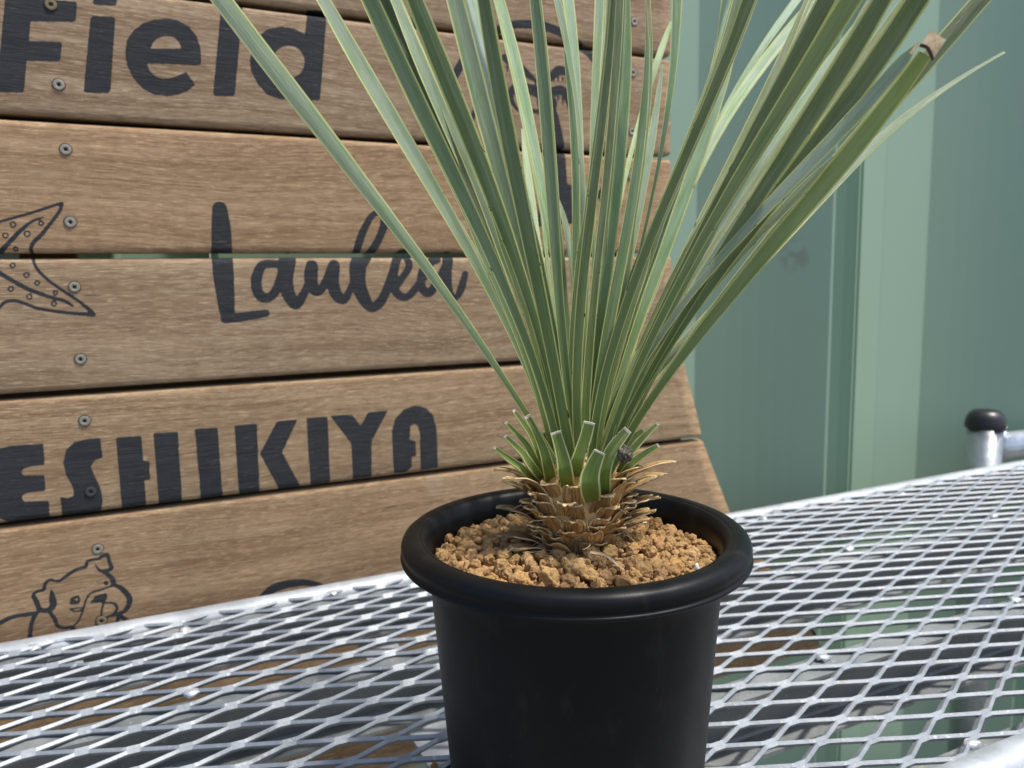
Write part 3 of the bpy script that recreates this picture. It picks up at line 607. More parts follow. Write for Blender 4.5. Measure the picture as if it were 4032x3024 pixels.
# ------------------------------------------------------------------ the plant
plant = thing('yucca_plant', 'spiky plant with long blue green strap leaves and a dry scaly stem base', 'plant', (ST.x, ST.y, .15))
D0 = .398
m = MB(); m.lathe([(.0155, .140), (.0150, .150), (.0165, .158), (.0195, .168), (.0215, .178), (.0205, .187), (.0140, .198), (.006, .206), (0, .209)], (ST.x, ST.y, 0), 40); st = m.build('stem', M_DRY, plant); st.color = (1.0, .82, .58, 1)
def cr(P, t):
    n = len(P)-1; x = t*n; i = min(int(x), n-1); u = x-i; p0, p1, p2, p3 = P[max(i-1, 0)], P[i], P[i+1], P[min(i+2, n)]
    return .5*((2*p1)+(p2-p0)*u+(2*p0-5*p1+4*p2-p3)*u*u+(3*p1-p0-3*p2+p3)*u**3)
def blade(pts, dz, tau, color, name='leaf', base=0., fold=.10, cut=False, mat=None, ext=True, thick=.0005, pale_tip=False, rings=30, dpow=1.15, label=None, sink=0.):
    """pts: centre x, y, apparent width in photo pixels from tip to base; dz: how far the tip leans to (-) or from (+) the viewer"""
    P = [np.array(p, float) for p in pts]
    if ext and P[0][1] <= 40 and not cut:
        d = P[0]-P[1]; d = d/np.hypot(d[0], d[1]); q = P[0]; wd = q[2]
        for k_, ww in ((260, .92), (520, .70), (760, .38), (930, .06)): P.insert(0, np.array([q[0]+d[0]*k_*(1+.0002*k_), q[1]+d[1]*k_, wd*ww]))
    Q = [cr(P, t) for t in np.linspace(0, 1, 60)]
    sl = [0]
    for a, b in zip(Q[:-1], Q[1:]): sl.append(sl[-1]+math.hypot(*(a-b)[:2]))
    tot = sl[-1]; Ltot = tot
    pos = np.linspace(0, tot, rings); pts3 = []
    for s_ in pos:
        q = np.array([np.interp(s_, sl, [r[c] for r in Q]) for c in range(3)]); frac = 1-s_/tot
        dd = D0+base+dz*(tot/1500.)*frac**dpow+sink*max(0, (.35-frac)/.35)**2; pts3.append((at_depth(q[0], q[1], dd), max(q[2], 1.5)*dd/FPX, dd))
    nt_ = 9; us = np.linspace(-1, 1, nt_); v = []; f = []; uv = []; mi = []; vlen = 0; lens = [0]
    for i in range(1, rings): lens.append(lens[-1]+(pts3[i][0]-pts3[i-1][0]).length)
    T = lens[-1]
    tg = (pts3[0][0]-pts3[-1][0]).normalized(); gs = tg.cross((CAM-pts3[rings//2][0]).normalized()); UPS = 1
    t_b = (pts3[-1][0]-pts3[-2][0]).normalized(); UPS = 1 if t_b.cross((CAM-pts3[-1][0]).normalized()).dot(Vector((0, 0, 1))+ .001*right) > 0 else -1
    tm = (pts3[-1][0]-pts3[0][0]).normalized(); UPS = 1 if tm.cross((CAM-pts3[0][0]).normalized()).z > 0 else -1
    for i, (p, wd, dd) in enumerate(pts3):
        t = (pts3[min(i+1, rings-1)][0]-pts3[max(i-1, 0)][0]).normalized()
        view = (CAM-p).normalized(); sd = t.cross(view).normalized(); nrm = sd.cross(t).normalized()
        if nrm.dot(view) < 0: nrm = -nrm
        fr = i/(rings-1); ta = tau(1-fr) if callable(tau) else tau*(1-.6*fr**2)
        # positive tau turns the face up to the sky
        upside = UPS
        sd = sd*upside
        a = R(ta); s2 = sd*math.cos(a)-nrm*math.sin(a); n2 = nrm*math.cos(a)+sd*math.sin(a); hw = wd/2/max(.5, math.cos(a))
        fl = fold*(1 if fold >= 0 else 1)
        tk = thick*(1+1.5*fr*fr)
        for side in (0, 1):
            for u in (us if side == 0 else us[::-1]):
                prof = -(1-abs(u)**1.1)*fl*hw*1.5
                e = .6
                off = prof + (tk*(.35+.65*e) if side == 0 else -tk*(.35+.65*e))*.5
                v.append(p+s2*(u*hw)+n2*off); uv.append((.5+u*.5*(.999), T-lens[i]))
    n = 2*nt_
    for i in range(rings-1):
        for k_ in range(n): f.append((i*n+k_, i*n+(k_+1) % n, (i+1)*n+(k_+1) % n, (i+1)*n+k_)); mi.append(1 if cut and i == 0 else 0)
    for k_ in range(nt_-1): f.append((k_, k_+1, n-2-k_, n-1-k_)[::-1]); mi.append(1 if cut else 0)
    o = mesh_obj(name, v, f, [mat or M_LEAF, M_PITH], plant, True, uv, mi, sharp=38); o.color = (*color, 1)
    if label: o['label'] = label
    return o
def E_(c, *tr):
    """edge readings (xl, xr, y) along horizontal lines of a crop -> centre points with the width across the blade"""
    out = []
    for t in tr:
        if isinstance(t, str): c = t; continue
        (x0, y), (x1, _) = crop(c, t[0], t[2]), crop(c, t[1], t[2]); out.append([(x0+x1)/2, y, x1-x0])
    for i in range(len(out)):
        a, b = out[max(i-1, 0)], out[min(i+1, len(out)-1)]; dx, dy = b[0]-a[0], b[1]-a[1]; out[i].append(abs(dy)/math.hypot(dx, dy))
    return [(x, y, w_*s_) for x, y, w_, s_ in out]
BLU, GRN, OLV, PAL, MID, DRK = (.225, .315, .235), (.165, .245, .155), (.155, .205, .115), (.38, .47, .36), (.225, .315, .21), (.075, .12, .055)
def base_to(pts, *extra): return pts+[tuple(e) for e in extra]
LV = [
 (base_to(E_('F', (823,921,0), 'R1', (1580,1725,350), (1850,2000,700), 'C4', (320,480,1400), (510,640,1659), 'C7', (20,150,830), (270,385,1200), (600,680,1659)), (2130,1690,26), (2185,1790,26), (2225,1900,26)), -.02, 0, MID, .0),
 (base_to(E_('C1', (115,285,0), (405,595,500), (690,880,1000), (1065,1270,1659), 'C4', (375,555,500), (680,845,1000), (925,1050,1400), 'C7', (85,215,0), (310,430,400), (520,610,780), (745,810,1200), (930,985,1659)), (2150,1680,22), (2200,1850,26)), .03, 12, BLU, .0),
 (base_to(E_('C1', (610,820,0), (860,1050,500), (1090,1290,1000), (1395,1600,1659), 'C4', (695,870,500), (930,1080,1000), (1090,1215,1300), 'C7', (310,490,0), (560,690,500), (775,905,1000), (900,1000,1300), (1010,1110,1659)), (2180,1700,36), (2225,1900,34)), -.05, 4, GRN, -.006),
 (base_to(E_('C4', (900,925,960), (1000,1050,1200), (1060,1110,1400), 'C7', (265,310,0), (430,540,430), (600,680,800), (790,850,1200), (950,1000,1659)), (2150,1720,22), (2210,1880,22)), .05, 6, MID, .006),
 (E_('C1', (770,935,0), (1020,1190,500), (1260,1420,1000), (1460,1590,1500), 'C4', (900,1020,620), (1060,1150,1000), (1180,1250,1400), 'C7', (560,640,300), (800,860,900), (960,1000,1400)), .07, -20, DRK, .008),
 (base_to(E_('C1', (925,1040,0), (1130,1290,500), (1340,1500,1000), (1600,1760,1659), 'C4', (880,1020,500), (1100,1230,1000), (1310,1410,1500), 'C7', (500,610,0), (700,810,450), (870,960,830), (1010,1080,1200), (1110,1170,1659)), (2185,1720,22), (2230,1880,24)), .05, 14, BLU, .004),
 (base_to(E_('C1', (1100,1305,0), (1300,1500,500), (1500,1710,1000), (1755,1955,1659), 'C4', (1010,1225,500), (1220,1400,1000), (1330,1500,1300), 'C7', (620,780,0), (830,960,500), (960,1060,900), (1060,1140,1300), (1140,1200,1659)), (2195,1720,28), (2235,1880,28)), -.02, -10, (.115,.18,.068), -.003),
 (base_to(E_('C1', (1535,1740,0), (1670,1870,500), (1780,1980,1000), (1950,2150,1659), 'C4', (1225,1385,500), (1350,1500,1000), (1490,1600,1500), 'C7', (740,860,0), (870,980,500), (1000,1080,1000), (1110,1170,1500)), (2190,1650,26), (2240,1860,28)), .01, -4, GRN, .003),
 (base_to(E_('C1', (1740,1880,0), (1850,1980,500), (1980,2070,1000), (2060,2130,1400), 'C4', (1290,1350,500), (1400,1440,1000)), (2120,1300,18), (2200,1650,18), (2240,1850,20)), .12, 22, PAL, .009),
 (base_to(E_('C1', (1870,2030,0), (1960,2110,500), 'C2', (90,270,1000), (215,405,1659), 'C4', (1380,1560,500), (1480,1655,1000), (1560,1720,1400), 'C7', (830,1020,0), (940,1110,500), (1050,1210,1000), (1190,1310,1659)), (2233,1696,46), (2255,1850,46)), -.06, -6, (.12,.18,.10), -.009),
 (base_to(E_('C2', (155,235,0), (260,390,500), (380,510,1000), (500,625,1659), 'C4', (1660,1765,350), (1710,1800,700), (1780,1850,1000), (1850,1900,1400)), (2215,1300,18), (2250,1600,18), (2262,1860,20)), .10, 24, (.26,.38,.28), .006),
 (base_to(E_('C2', (510,625,0), (550,685,500), (600,735,1000), (650,780,1659), 'C4', (1775,1910,500), (1810,1950,1000), (1865,1985,1659), 'C7', (1200,1325,500), (1235,1365,1000), (1310,1390,1659)), (2268,1680,36), (2285,1860,38)), -.02, 0, GRN, -.005),
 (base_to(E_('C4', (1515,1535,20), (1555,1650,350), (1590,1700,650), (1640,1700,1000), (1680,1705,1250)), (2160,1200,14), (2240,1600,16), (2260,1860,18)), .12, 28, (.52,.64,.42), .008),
 (base_to(E_('C2', (775,870,0), (860,930,400), (905,965,650), (960,1005,1000), (1000,1060,1300), (1040,1100,1659), 'C5', (230,335,650), (245,305,950)), (2290,1250,14), (2285,1600,16), (2290,1860,20)), .06, 14, (.27,.38,.31), .004),
 (base_to(E_('C2', (870,990,0), (940,1048,450), (990,1072,900), (1030,1085,1300), (1060,1095,1600)), (2298,1000,14), (2296,1500,16), (2296,1860,18)), .10, 18, (.27,.39,.30), .007),
 (base_to(E_('C2', (885,905,560), (905,980,1000), (940,1020,1350), 'C5', (115,195,0), (145,228,500), (155,245,1000), (150,235,1500), 'C7', (1418,1470,700), (1425,1460,1200)), (2262,1600,14), (2276,1860,18)), .03, 0, (.10,.19,.09), .0),
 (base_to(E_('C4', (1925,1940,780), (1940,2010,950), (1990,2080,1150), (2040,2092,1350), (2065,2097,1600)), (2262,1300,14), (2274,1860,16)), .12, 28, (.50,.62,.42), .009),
 (base_to(E_('C2', (1230,1320,0), (1200,1310,500), (1175,1270,1000), (1165,1245,1400), (1170,1225,1659), 'C5', (350,395,300)), (2330,800,14), (2300,1400,16), (2296,1860,16)), .11, 16, (.25,.36,.25), .008),
 (base_to(E_('C2', (1395,1455,0), (1345,1430,500), (1290,1385,1000), (1225,1315,1659), 'C5', (370,450,350), (320,430,700), (280,405,1000), (240,380,1300), 'C8', (265,390,0), (220,360,500), (190,315,1000), (165,270,1659)), (2272,1690,34), (2285,1860,38)), -.03, -8, (.10,.15,.06), -.006),
 (base_to(E_('C2', (1430,1545,0), (1405,1510,500), (1370,1460,1000), (1340,1430,1400), 'C5', (500,600,300), (480,570,700), (440,530,1000), (390,470,1400), 'C8', (410,495,300), (370,475,700), (330,440,1100), (275,405,1659)), (2300,1690,36), (2300,1860,38)), -.01, -12, (.115,.16,.08), -.004),
 (base_to(E_('C2', (1550,1612,0), (1500,1615,500), (1450,1600,1000), (1430,1575,1659), 'C5', (560,720,500), (500,660,1000), (430,590,1659), 'C8', (480,620,400), (455,560,900), (430,490,1300)), (2335,1600,24), (2310,1860,26)), .03, 10, (.20,.32,.19), .002),
 (base_to(E_('C2', (1775,1790,0), (1770,1820,500), (1735,1805,900), (1700,1790,1200), (1660,1765,1659), 'C5', (780,890,600), (710,830,1000), (640,770,1400), 'C8', (735,860,0), (620,780,500), (520,670,1000), (415,530,1659)), (2338,1700,34), (2318,1860,36)), .02, 2, (.15,.24,.14), .0),
 (base_to(E_('C2', (1955,1970,700), (1900,1945,950), (1850,1920,1200), (1790,1890,1450), (1755,1860,1659), 'C5', (930,1010,300), (880,960,600), (850,920,900), (780,870,1200), (720,800,1500), 'C8', (850,915,0), (790,870,350), (740,800,600), (640,700,1000)), (2380,1480,18), (2330,1860,18)), .09, 24, (.42,.54,.40), .006),
 (base_to(E_('C2', (2035,2062,230), (1935,2030,470), (1830,1950,730), (1800,1870,900), (1760,1800,1100), (1690,1715,1280), (1640,1680,1450), (1595,1640,1620), 'C5', (735,800,330), (700,735,600)), (2430,900,12), (2360,1300,14), (2320,1860,14)), .14, 28, (.55,.68,.40), .010),
 (base_to(E_('C2', (2070,2175,0), (2050,2150,400), (2020,2110,750), (1980,2060,1100), (1950,2010,1400), (1925,1965,1659), 'C5', (1085,1115,350), (1020,1050,700), (950,990,1000), (890,930,1250), (850,872,1500)), (2480,1180,10), (2400,1450,14), (2335,1860,16)), .06, 4, (.15,.26,.15), .006),
 # right hand group
 (base_to(E_('C3', (670,800,0), (610,730,350), (560,680,650), (500,610,900), (420,520,1250)), (2740,580,36), (2600,900,36), (2480,1250,32), (2390,1560,28), (2330,1880,26)), .07, 10, (.20,.32,.25), .006),
 (base_to(E_('C3', (740,830,560), (620,760,850), (530,670,1100), (430,600,1350), (360,500,1659), 'C5', (1400,1540,400), (1330,1470,700), (1220,1370,1000), (1110,1240,1400), 'C8', (1190,1330,0), (1050,1200,400), (920,1060,800), (820,930,1200), (700,780,1659)), (2400,1620,24), (2335,1880,28)), .05, 12, (.21,.33,.23), .004),
 (base_to(E_('C8', (1310,1390,0), (1200,1280,300), (1090,1160,600), (980,1045,900), (880,940,1200)), (2440,1480,16), (2345,1880,18)), .07, 26, (.44,.55,.42), .006),
 (base_to(E_('C3', (785,880,0), (680,790,400), (560,690,800), (440,550,1150), (330,440,1450)), (2690,600,30), (2600,820,30), (2500,1100,30), (2420,1400,26), (2340,1880,26)), .02, -10, OLV, .0),
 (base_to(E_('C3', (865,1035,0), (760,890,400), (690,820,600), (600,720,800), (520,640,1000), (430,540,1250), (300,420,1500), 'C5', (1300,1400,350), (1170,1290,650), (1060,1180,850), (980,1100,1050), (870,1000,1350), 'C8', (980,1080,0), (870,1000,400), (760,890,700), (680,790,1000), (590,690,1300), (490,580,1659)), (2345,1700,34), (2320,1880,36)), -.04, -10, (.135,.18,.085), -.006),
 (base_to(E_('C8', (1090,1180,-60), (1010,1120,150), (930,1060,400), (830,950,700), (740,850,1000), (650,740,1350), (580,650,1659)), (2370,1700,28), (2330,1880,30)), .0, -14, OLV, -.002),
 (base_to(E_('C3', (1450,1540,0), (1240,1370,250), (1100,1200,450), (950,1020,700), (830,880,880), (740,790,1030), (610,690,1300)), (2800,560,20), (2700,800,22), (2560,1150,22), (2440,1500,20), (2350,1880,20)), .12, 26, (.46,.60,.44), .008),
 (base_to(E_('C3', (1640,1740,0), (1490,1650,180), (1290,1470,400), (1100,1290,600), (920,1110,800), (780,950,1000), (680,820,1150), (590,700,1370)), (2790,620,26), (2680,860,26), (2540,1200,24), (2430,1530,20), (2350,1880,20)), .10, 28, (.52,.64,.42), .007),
 (base_to(E_('C3', (1580,1620,0), (1440,1500,280), (1300,1420,550), 'C6', (750,850,0), (560,680,400), (400,520,720), (250,360,1020), (110,230,1330), (0,90,1600), 'C8', (1370,1480,420), (1210,1300,720), (1060,1160,950), (910,1030,1250), (700,800,1659)), (2385,1700,28), (2340,1880,30)), .03, 16, (.26,.31,.20), .0),
 (base_to(E_('C3', (1700,1930,0), (1450,1660,450), (1290,1490,770), (1110,1290,1100), (940,1110,1400), 'C6', (480,610,750), (330,440,1030), (190,280,1300), (70,150,1560)), (2640,1150,28), (2520,1400,26), (2420,1640,26), (2350,1880,28)), -.03, -9, (.115,.155,.072), -.002),
 (base_to(E_('C3', (1935,2190,0), (1650,1930,450), (1480,1740,760), (1280,1500,1090), (1110,1300,1380), 'C6', (780,980,350), (560,730,700), (400,560,980), (250,370,1250), (100,200,1500)), (2660,1160,34), (2540,1400,30), (2430,1640,30), (2355,1880,30)), -.07, -4, (.185,.245,.125), -.009),
 (base_to(E_('C3', (2110,2190,250), (1900,1990,560), (1640,1810,850), (1450,1610,1100), 'C6', (980,1150,230), (830,980,460), (700,870,650), (600,760,850), (480,640,1080), (300,480,1330), (130,330,1600), 'C8', (1540,1700,300), (1400,1550,550), (1260,1410,800), (1120,1270,1050), (1000,1110,1300), (860,940,1600)), (2400,1640,28), (2350,1880,28)), .05, 22, (.32,.42,.37), .003),
 (base_to(E_('C9', (535,630,0), (400,520,205), (265,385,420), (145,265,600), (30,125,830), 'C6', (1130,1320,320), (950,1140,620), (800,980,850), (640,800,1150), (450,600,1480), 'C8', (1780,1890,280), (1600,1700,560), (1340,1440,1050), (1190,1280,1300)), (2540,1500,26), (2440,1680,26), (2360,1880,26)), -.06, -10, (.125,.17,.09), -.004),
 (base_to(E_('C9', (690,820,0), (560,690,200), (400,530,410), (325,450,520), 'C6', (1400,1620,330), (1180,1390,620), (960,1190,900), (780,1010,1150), (600,810,1430), 'C8', (1990,2170,100), (1830,2000,380), (1670,1800,660), (1520,1640,880), (1390,1490,1080), (1200,1320,1300), (1050,1160,1500)), (2500,1560,26), (2430,1700,28), (2365,1880,28)), -.05, -8, (.13,.175,.095), -.004),
 (base_to(E_('C9', (712,748,222), (650,722,290), (560,650,400), (430,560,550), 'C6', (1640,1860,300), (1440,1650,500), (1200,1410,720), (1000,1180,920), (720,870,1180), (440,540,1530)), (2820,1010,28), (2700,1180,26), (2560,1420,26), (2440,1660,26), (2365,1880,26)), -.05, 34, (.36,.45,.33), -.010),
 (base_to(E_('C9', (752,842,262), (610,712,430), 'C6', (1850,2110,300), (1610,1880,600), (1400,1660,870), (1160,1410,1180), (930,1180,1420), (740,965,1659), 'C8', (1780,1990,860), (1560,1740,1150), (1370,1500,1400), (1190,1300,1659)), (2520,1620,32), (2450,1740,36), (2390,1880,36)), -.08, 2, (.215,.28,.13), -.013),
 (base_to([(3950,205,10),(3900,245,12),(3780,318,15),(3600,425,22),(3450,540,32),(3330,680,38),(3200,830,42),(3060,970,44),(2930,1100,52),(2850,1180,54),(2760,1275,48),(2680,1350,35),(2600,1430,27)], (2520,1560,20), (2440,1700,22), (2370,1880,24)), .02, 24, (.42,.50,.36), .0),
 (base_to(E_('C9', (1005,1120,0), (900,1010,120), (780,900,240), (650,780,380), (520,640,540), (390,500,700)), (3200,760,50), (3000,980,46), (2760,1290,38), (2560,1560,30), (2390,1880,28)), -.02, -10, (.115,.16,.075), .002),
 (base_to(E_('C9', (670,700,0), (540,580,170), (455,500,290), (300,350,500), (150,200,700)), (2950,850,20), (2700,1200,20), (2500,1540,18), (2360,1880,18)), .05, 10, (.20,.24,.14), .006),
 (base_to(E_('C9', (505,530,5), (375,410,240), (205,245,500), (60,95,740)), (2920,780,20), (2700,1150,20), (2500,1500,18), (2360,1880,18)), .03, 16, (.34,.38,.20), .004),
 (base_to(E_('C6', (1530,1640,600), (1250,1400,950), (980,1120,1250)), (2900,980,34), (2700,1260,26), (2540,1520,22), (2380,1880,22)), -.03, 6, (.19,.25,.14), -.006),
]
for j, t in enumerate(LV):
    pts, dz, tau, colr, bs = t[:5]
    pts = [pts[0]]+[p for i, p in enumerate(pts[1:], 1) if p[1] > 0]
    # keep the readings in order down the blade
    q = [pts[0]]
    for p in pts[1:]:
        if p[1] > q[-1][1]+25: q.append(p)
    cutend = j == 40
    # smooth hand readings: one gentle curve per blade
    A = np.array(q, float); ys = (A[:, 1]-A[0, 1])/(A[-1, 1]-A[0, 1]); dg = 4 if j == 41 else 3
    if len(A) > dg+1:
        wts = np.ones(len(A)); wts[-1] = 2.5; wts[0] = 1.5
        A[:, 0] = .9*np.polyval(np.polyfit(ys, A[:, 0], dg, w=wts), ys)+.1*A[:, 0]; A[:, 2] = np.maximum(.8*np.polyval(np.polyfit(ys, A[:, 2], 3), ys)+.2*A[:, 2], A[:, 2].min())
    if q[0][1] > 40: A[0, 2] = min(q[0][2], A[0, 2])*(.3 if j in (27, 30, 39, 45) else 1)
    q = [tuple(r) for r in A]
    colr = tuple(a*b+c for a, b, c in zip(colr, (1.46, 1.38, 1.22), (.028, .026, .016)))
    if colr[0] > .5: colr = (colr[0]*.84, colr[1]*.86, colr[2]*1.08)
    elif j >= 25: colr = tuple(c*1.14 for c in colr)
    if q[0][1] <= 60 and j not in (0, 8, 12, 13, 14, 16, 23, 24, 31, 32, 39, 40, 41, 42, 43, 44, 45):
        sh_ = 16 if j % 2 else -16
        q2 = [(x+sh_*(1 if y < 900 else 1.6), y+6, w_*.6) for x, y, w_ in q]
        blade(q2, dz+.035, tau+10, tuple(c*1.1 for c in colr), base=bs+.009, fold=.08, rings=26)
    blade(q, dz, tau, colr, base=bs, fold=(.10 if j % 3 else -.07), rings=34, label={40: 'leaf cut off square below its dry tip', 41: 'thin twisted leaf with a pale dry tip'}.get(j))
# dry tan end of the clipped leaf
def tipdepth(x, y, j, fr):  # depth along a blade with the same law as above
    return 0
def depth_of(j, extra=0):
    pts, dz, tau, colr, bs = LV[j][:5]; P = pts; tot = sum(math.hypot(a[0]-b[0], a[1]-b[1]) for a, b in zip(P[:-1], P[1:])); return D0+bs+dz*tot/1500
dd = depth_of(40)-.003
def flat_tip(px, dd, name, lab):
    c = [at_depth(x, y, dd) for x, y in px]; n_ = (c[1]-c[0]).cross(c[2]-c[0]).normalized(); n_ = n_ if n_.dot(CAM-c[0]) > 0 else -n_; n_ *= .0006
    v = [p+n_ for p in c]+[p for p in c]; k_ = len(c); f = [tuple(range(k_)), tuple(range(k_, 2*k_))[::-1]]+[(i, (i+1) % k_, k_+(i+1) % k_, k_+i)[::-1] for i in range(k_)]
    uvs = [(.3+.1*i, .5) for i in range(2*k_)]
    o = mesh_obj(name, v, f, M_TAN, plant, False, uvs); o['label'] = lab
flat_tip([crop('C9', *p) for p in ((768,215),(815,152),(888,196),(826,290),(812,240),(790,226))], dd, 'dry_tip', 'square tan dead tip of the clipped leaf')
flat_tip([crop('C9', *p) for p in ((752,205),(756,222),(722,268),(710,262))], dd+.004, 'dry_tip', 'small tan dead tip beside the clipped leaf')
blade([(*crop('C9', 766, 219), 14), (*crop('C9', 800, 230), 13), (*crop('C9', 818, 262), 13), (*crop('C9', 828, 290), 10)], 0, 0, (1, 1, 1), 'dry_scar', base=dd-.002-D0, fold=0, mat=M_SCAR, ext=False, rings=8, thick=.0003)

# stubs of cut green leaves round the crown
ST_ = [([(572,75,52),(640,200,60),(705,350,80),(745,500,100),(770,620,110)], -.004, 0), ([(805,210,90),(840,330,95),(870,450,115),(885,560,130),(900,640,120)], -.014, 0),
 ([(1080,130,95),(1050,250,100),(1010,370,105),(980,470,110),(975,580,95)], -.011, 0), ([(1165,370,100),(1120,470,125),(1085,580,160),(1088,680,165),(1098,745,130)], -.022, 0),
 ([(1395,190,72),(1310,290,98),(1240,400,108),(1205,520,112),(1195,640,120),(1200,700,90)], -.016, 0), ([(1645,140,26),(1560,215,42),(1480,300,52),(1400,400,60),(1340,520,60)], -.004, 14),
 ([(1530,195,45),(1450,250,55),(1390,330,60),(1340,440,60)], .002, 12), ([(1650,320,36),(1560,370,50),(1460,440,60),(1390,510,60),(1340,590,60)], -.006, 14),
 ([(460,30,28),(520,110,38),(590,210,50),(650,330,60),(700,470,60)], .002, 12), ([(395,130,28),(470,210,38),(560,310,52),(620,420,62),(680,540,60)], -.002, 14), ([(510,125,22),(580,220,32),(640,330,42),(690,450,50)], .006, 12),
 ([(388,240,30),(460,310,42),(540,390,55),(600,480,66),(670,570,60)], -.006, 16), ([(303,335,28),(380,400,40),(450,450,50),(520,500,55),(600,580,55)], -.006, 16), ([(712,215,48),(722,300,58),(745,420,70)], .010, 0), ([(880,150,40),(890,300,60),(900,450,70)], .012, 0)]
for pts, bs, tau in ST_:
    blade([(*crop('CS', x, y), w_*.4822) for x, y, w_ in pts], -.02, tau, (.19, .245, .06), 'cut_leaf', base=bs-.006, fold=.12, cut=True, mat=M_STUB, ext=False, thick=.0026, rings=30, sink=.010)

# dry overlapping leaf bases on the stem
def sheath(az, z0, L, W, r0, ph0, ph1, colr, jag=.12, name='dry_leaf_base', pw=1.5, tw=0.):
    nu, nv = 9, 15; v = []; uv = []; f = []; rs = np.random.default_rng(int(abs(az)*1000+z0*1e5) % 100000)
    r = 0.; z = 0.; cen = []
    for i in range(nv):
        t = i/(nv-1); ph = R(ph0+(ph1-ph0)*t**pw); cen.append((r, z, ph)); r += L/(nv-1)*math.sin(ph); z += L/(nv-1)*math.cos(ph)
    ja = rs.uniform(-1, 1, nu)*jag; er = Vector((math.cos(az), math.sin(az), 0)); et = Vector((-math.sin(az), math.cos(az), 0)); s0 = rs.uniform(0, 50)
    for side in (0, 1):
        for i in range(nv):
            t = i/(nv-1)
            for j in range(nu):
                u = -1+2*j/(nu-1); tt = t if t < .8 else t+(t-.8)/.2*ja[j]
                ii = min(max(tt*(nv-1), 0), nv-1.001); a = int(ii); b = ii-a; cc = [cen[a][q]*(1-b)+cen[a+1][q]*b for q in range(3)]
                wd = W/2*(1-.50*t**3+.08*math.sin(t*6+s0)); ang = u*wd/(r0+cc[0]*.5+.004)
                rr = r0+cc[0]-.0012*abs(u)**2*(1-t)-.0034*t*(u*u)+.0011*noise.noise(Vector((u*1.6+s0, t*3, s0)))+.0005*noise.noise(Vector((u*7+s0, t*2, 3)))
                if side: rr -= .0012*math.cos(cc[2]); 
                p = Vector((ST.x, ST.y, z0+cc[1]-(.0008*math.sin(cc[2]) if side else 0)+.0007*noise.noise(Vector((u*3, t*4+s0, 1)))))+er*(rr*math.cos(ang*.75))+et*((r0*.55+rr*.45)*math.sin(ang)+tw*t*L)
                v.append(p); uv.append((.5+.5*u, t))
    o_ = nu*nv
    for i in range(nv-1):
        for j in range(nu-1):
            a = i*nu+j; f.append((a, a+1, a+nu+1, a+nu)); f.append((o_+a, o_+a+nu, o_+a+nu+1, o_+a+1))
    for i in range(nv-1): a = i*nu; f.append((a, a+nu, o_+a+nu, o_+a)); a = i*nu+nu-1; f.append((a+nu, a, o_+a, o_+a+nu))
    for j in range(nu-1): a = (nv-1)*nu+j; f.append((a, a+1, o_+a+1, o_+a))
    o = mesh_obj(name, v, f, M_DRY, plant, True, uv); o.color = (*colr, 1); return o
rows = [ # z0, count, length, width, r0, ph0, ph1, colour
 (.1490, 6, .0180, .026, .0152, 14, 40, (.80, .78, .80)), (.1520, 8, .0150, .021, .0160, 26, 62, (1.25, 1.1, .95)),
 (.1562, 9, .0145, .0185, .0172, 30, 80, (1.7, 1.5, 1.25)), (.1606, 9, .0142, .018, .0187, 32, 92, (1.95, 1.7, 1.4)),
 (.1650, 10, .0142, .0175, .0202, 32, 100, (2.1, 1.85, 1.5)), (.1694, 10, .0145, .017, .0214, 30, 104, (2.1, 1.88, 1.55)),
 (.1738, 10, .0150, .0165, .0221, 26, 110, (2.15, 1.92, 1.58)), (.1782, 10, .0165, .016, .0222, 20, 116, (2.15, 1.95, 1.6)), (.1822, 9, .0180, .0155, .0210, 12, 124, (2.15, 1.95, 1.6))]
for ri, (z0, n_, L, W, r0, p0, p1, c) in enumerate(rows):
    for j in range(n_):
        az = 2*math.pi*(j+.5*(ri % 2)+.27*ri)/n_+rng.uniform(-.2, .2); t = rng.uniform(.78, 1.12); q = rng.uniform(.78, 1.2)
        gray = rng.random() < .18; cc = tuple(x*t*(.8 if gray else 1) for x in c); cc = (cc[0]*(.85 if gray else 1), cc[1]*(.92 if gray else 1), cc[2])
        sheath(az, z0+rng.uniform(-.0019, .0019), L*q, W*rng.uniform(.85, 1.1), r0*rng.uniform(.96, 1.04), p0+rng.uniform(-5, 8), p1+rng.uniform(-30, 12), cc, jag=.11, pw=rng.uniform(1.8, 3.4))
RA = math.atan2(-right.x*0-fwd.y, -fwd.x)      # azimuth facing the viewer
def side(a): return RA+R(a)                     # + to the viewer's right
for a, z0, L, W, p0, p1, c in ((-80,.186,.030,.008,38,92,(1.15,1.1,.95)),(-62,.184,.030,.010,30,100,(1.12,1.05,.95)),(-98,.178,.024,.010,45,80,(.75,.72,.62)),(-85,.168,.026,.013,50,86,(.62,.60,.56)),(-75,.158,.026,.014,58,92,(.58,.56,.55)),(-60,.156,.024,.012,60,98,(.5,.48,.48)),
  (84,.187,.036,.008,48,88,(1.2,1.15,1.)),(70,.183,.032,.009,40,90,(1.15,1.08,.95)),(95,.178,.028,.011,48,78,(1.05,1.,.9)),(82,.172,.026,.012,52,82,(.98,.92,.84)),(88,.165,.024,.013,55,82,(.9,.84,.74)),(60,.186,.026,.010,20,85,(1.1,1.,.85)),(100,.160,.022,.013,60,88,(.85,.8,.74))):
    sheath(side(a), z0, L*.95, W*1.25, .0205, p0, p1, tuple(1.45*x for x in c), jag=.22, pw=1.1)
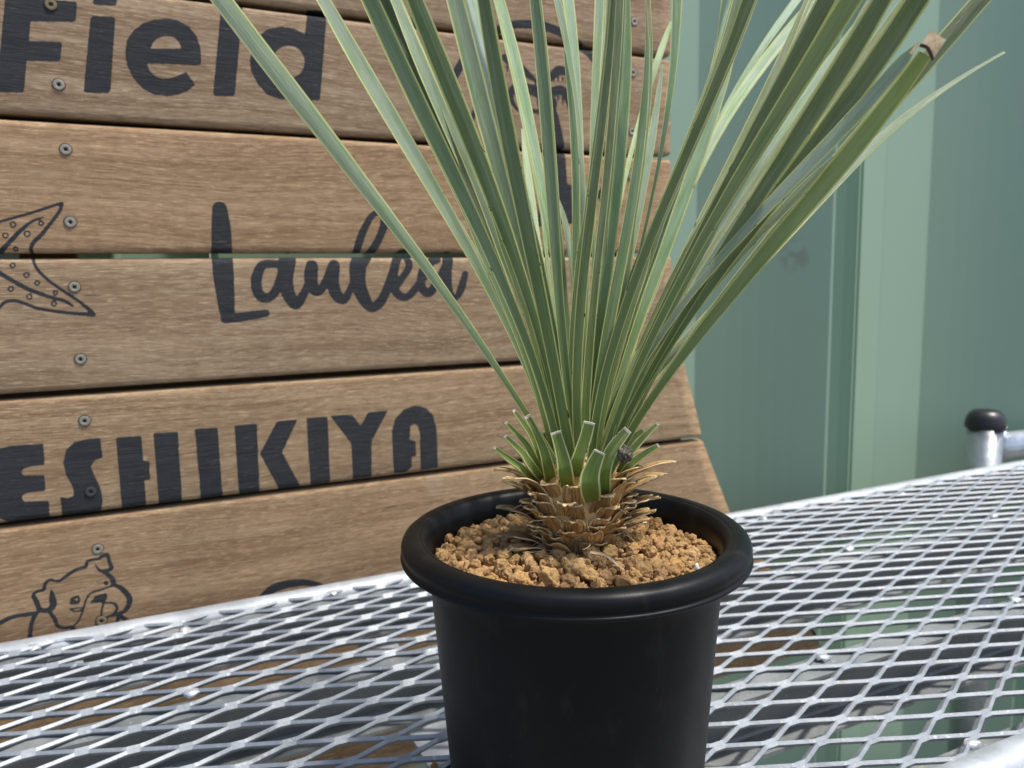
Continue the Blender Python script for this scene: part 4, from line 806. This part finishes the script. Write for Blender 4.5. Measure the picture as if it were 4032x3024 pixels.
# wispy torn fibres
def fibre(pts, r, colr):
    m = MB(); m.tube(pts, [r*(1-.7*i/(len(pts)-1)) for i in range(len(pts))], 5); o = m.build('fibre', M_TAN, plant); return o
for j in range(34):
    a = side(rng.uniform(-130, 130)); z = rng.uniform(.153, .182); d = Vector((math.cos(a), math.sin(a), rng.uniform(-.35, .35))); p = Vector((ST.x, ST.y, z))+Vector((math.cos(a), math.sin(a), 0))*rng.uniform(.020, .028)
    q = [p]; dd_ = d.copy()
    for _ in range(5): dd_ += Vector(rng.normal(size=3))*.3; q.append(q[-1]+dd_.normalized()*rng.uniform(.0012, .003))
    fibre(q, .00028, None)
p0 = at_depth(*crop('CS', 1080, 1195), .372); q = [at_depth(*crop('CS', x, y), d) for x, y, d in ((1080,1190,.372),(1160,1195,.370),(1230,1225,.367),(1290,1280,.363),(1365,1338,.358))]
o = MB(); 
blade([(*crop('CS', x, y), w_) for x, y, w_ in ((1365,1338,3),(1330,1310,7),(1270,1260,10),(1220,1220,11),(1150,1200,10),(1085,1192,8))], .0, 20, (.8,.8,.8), 'dry_fibre', base=-.028, fold=.1, mat=M_TAN, ext=False, thick=.0006, rings=12)

# ------------------------------------------------------------------ loose bits
p = at_depth(*crop('CS', 1370, 392), .372)
tag(blob('lava_granule', p, .0036, M_LAVA, 4, None, 4, .30, (1, 1, 1.15), 2.2), 'dark rough granule lodged between the cut green leaf bases', 'stone')
p = on_z(*crop('K2', 1858, 1642), .003)
o = blob('clay_granule', p, .0022, M_CLAY, 9, None, 3, .35); o.color = (.7, .55, .5, 1); tag(o, 'tiny brown clay granule lying on the mesh left of the pot', 'stone')
p = at_depth(*crop('CS', 1957, 1325), .362)
k = N('white_chip'); k.set(Base_Color=(.8, .78, .74), Roughness=.6)
tag(blob('white_chip', p, .0016, k.m, 12, None, 3, .3, (.7, .7, 1.6)), 'small white chip among the clay granules by the right rim', 'chip')
for o in bpy.data.objects:
    if o.type == 'MESH' and o.data.polygons and not o.get('label') and o.parent is None and not o.get('kind'): print('UNLABELLED', o.name)
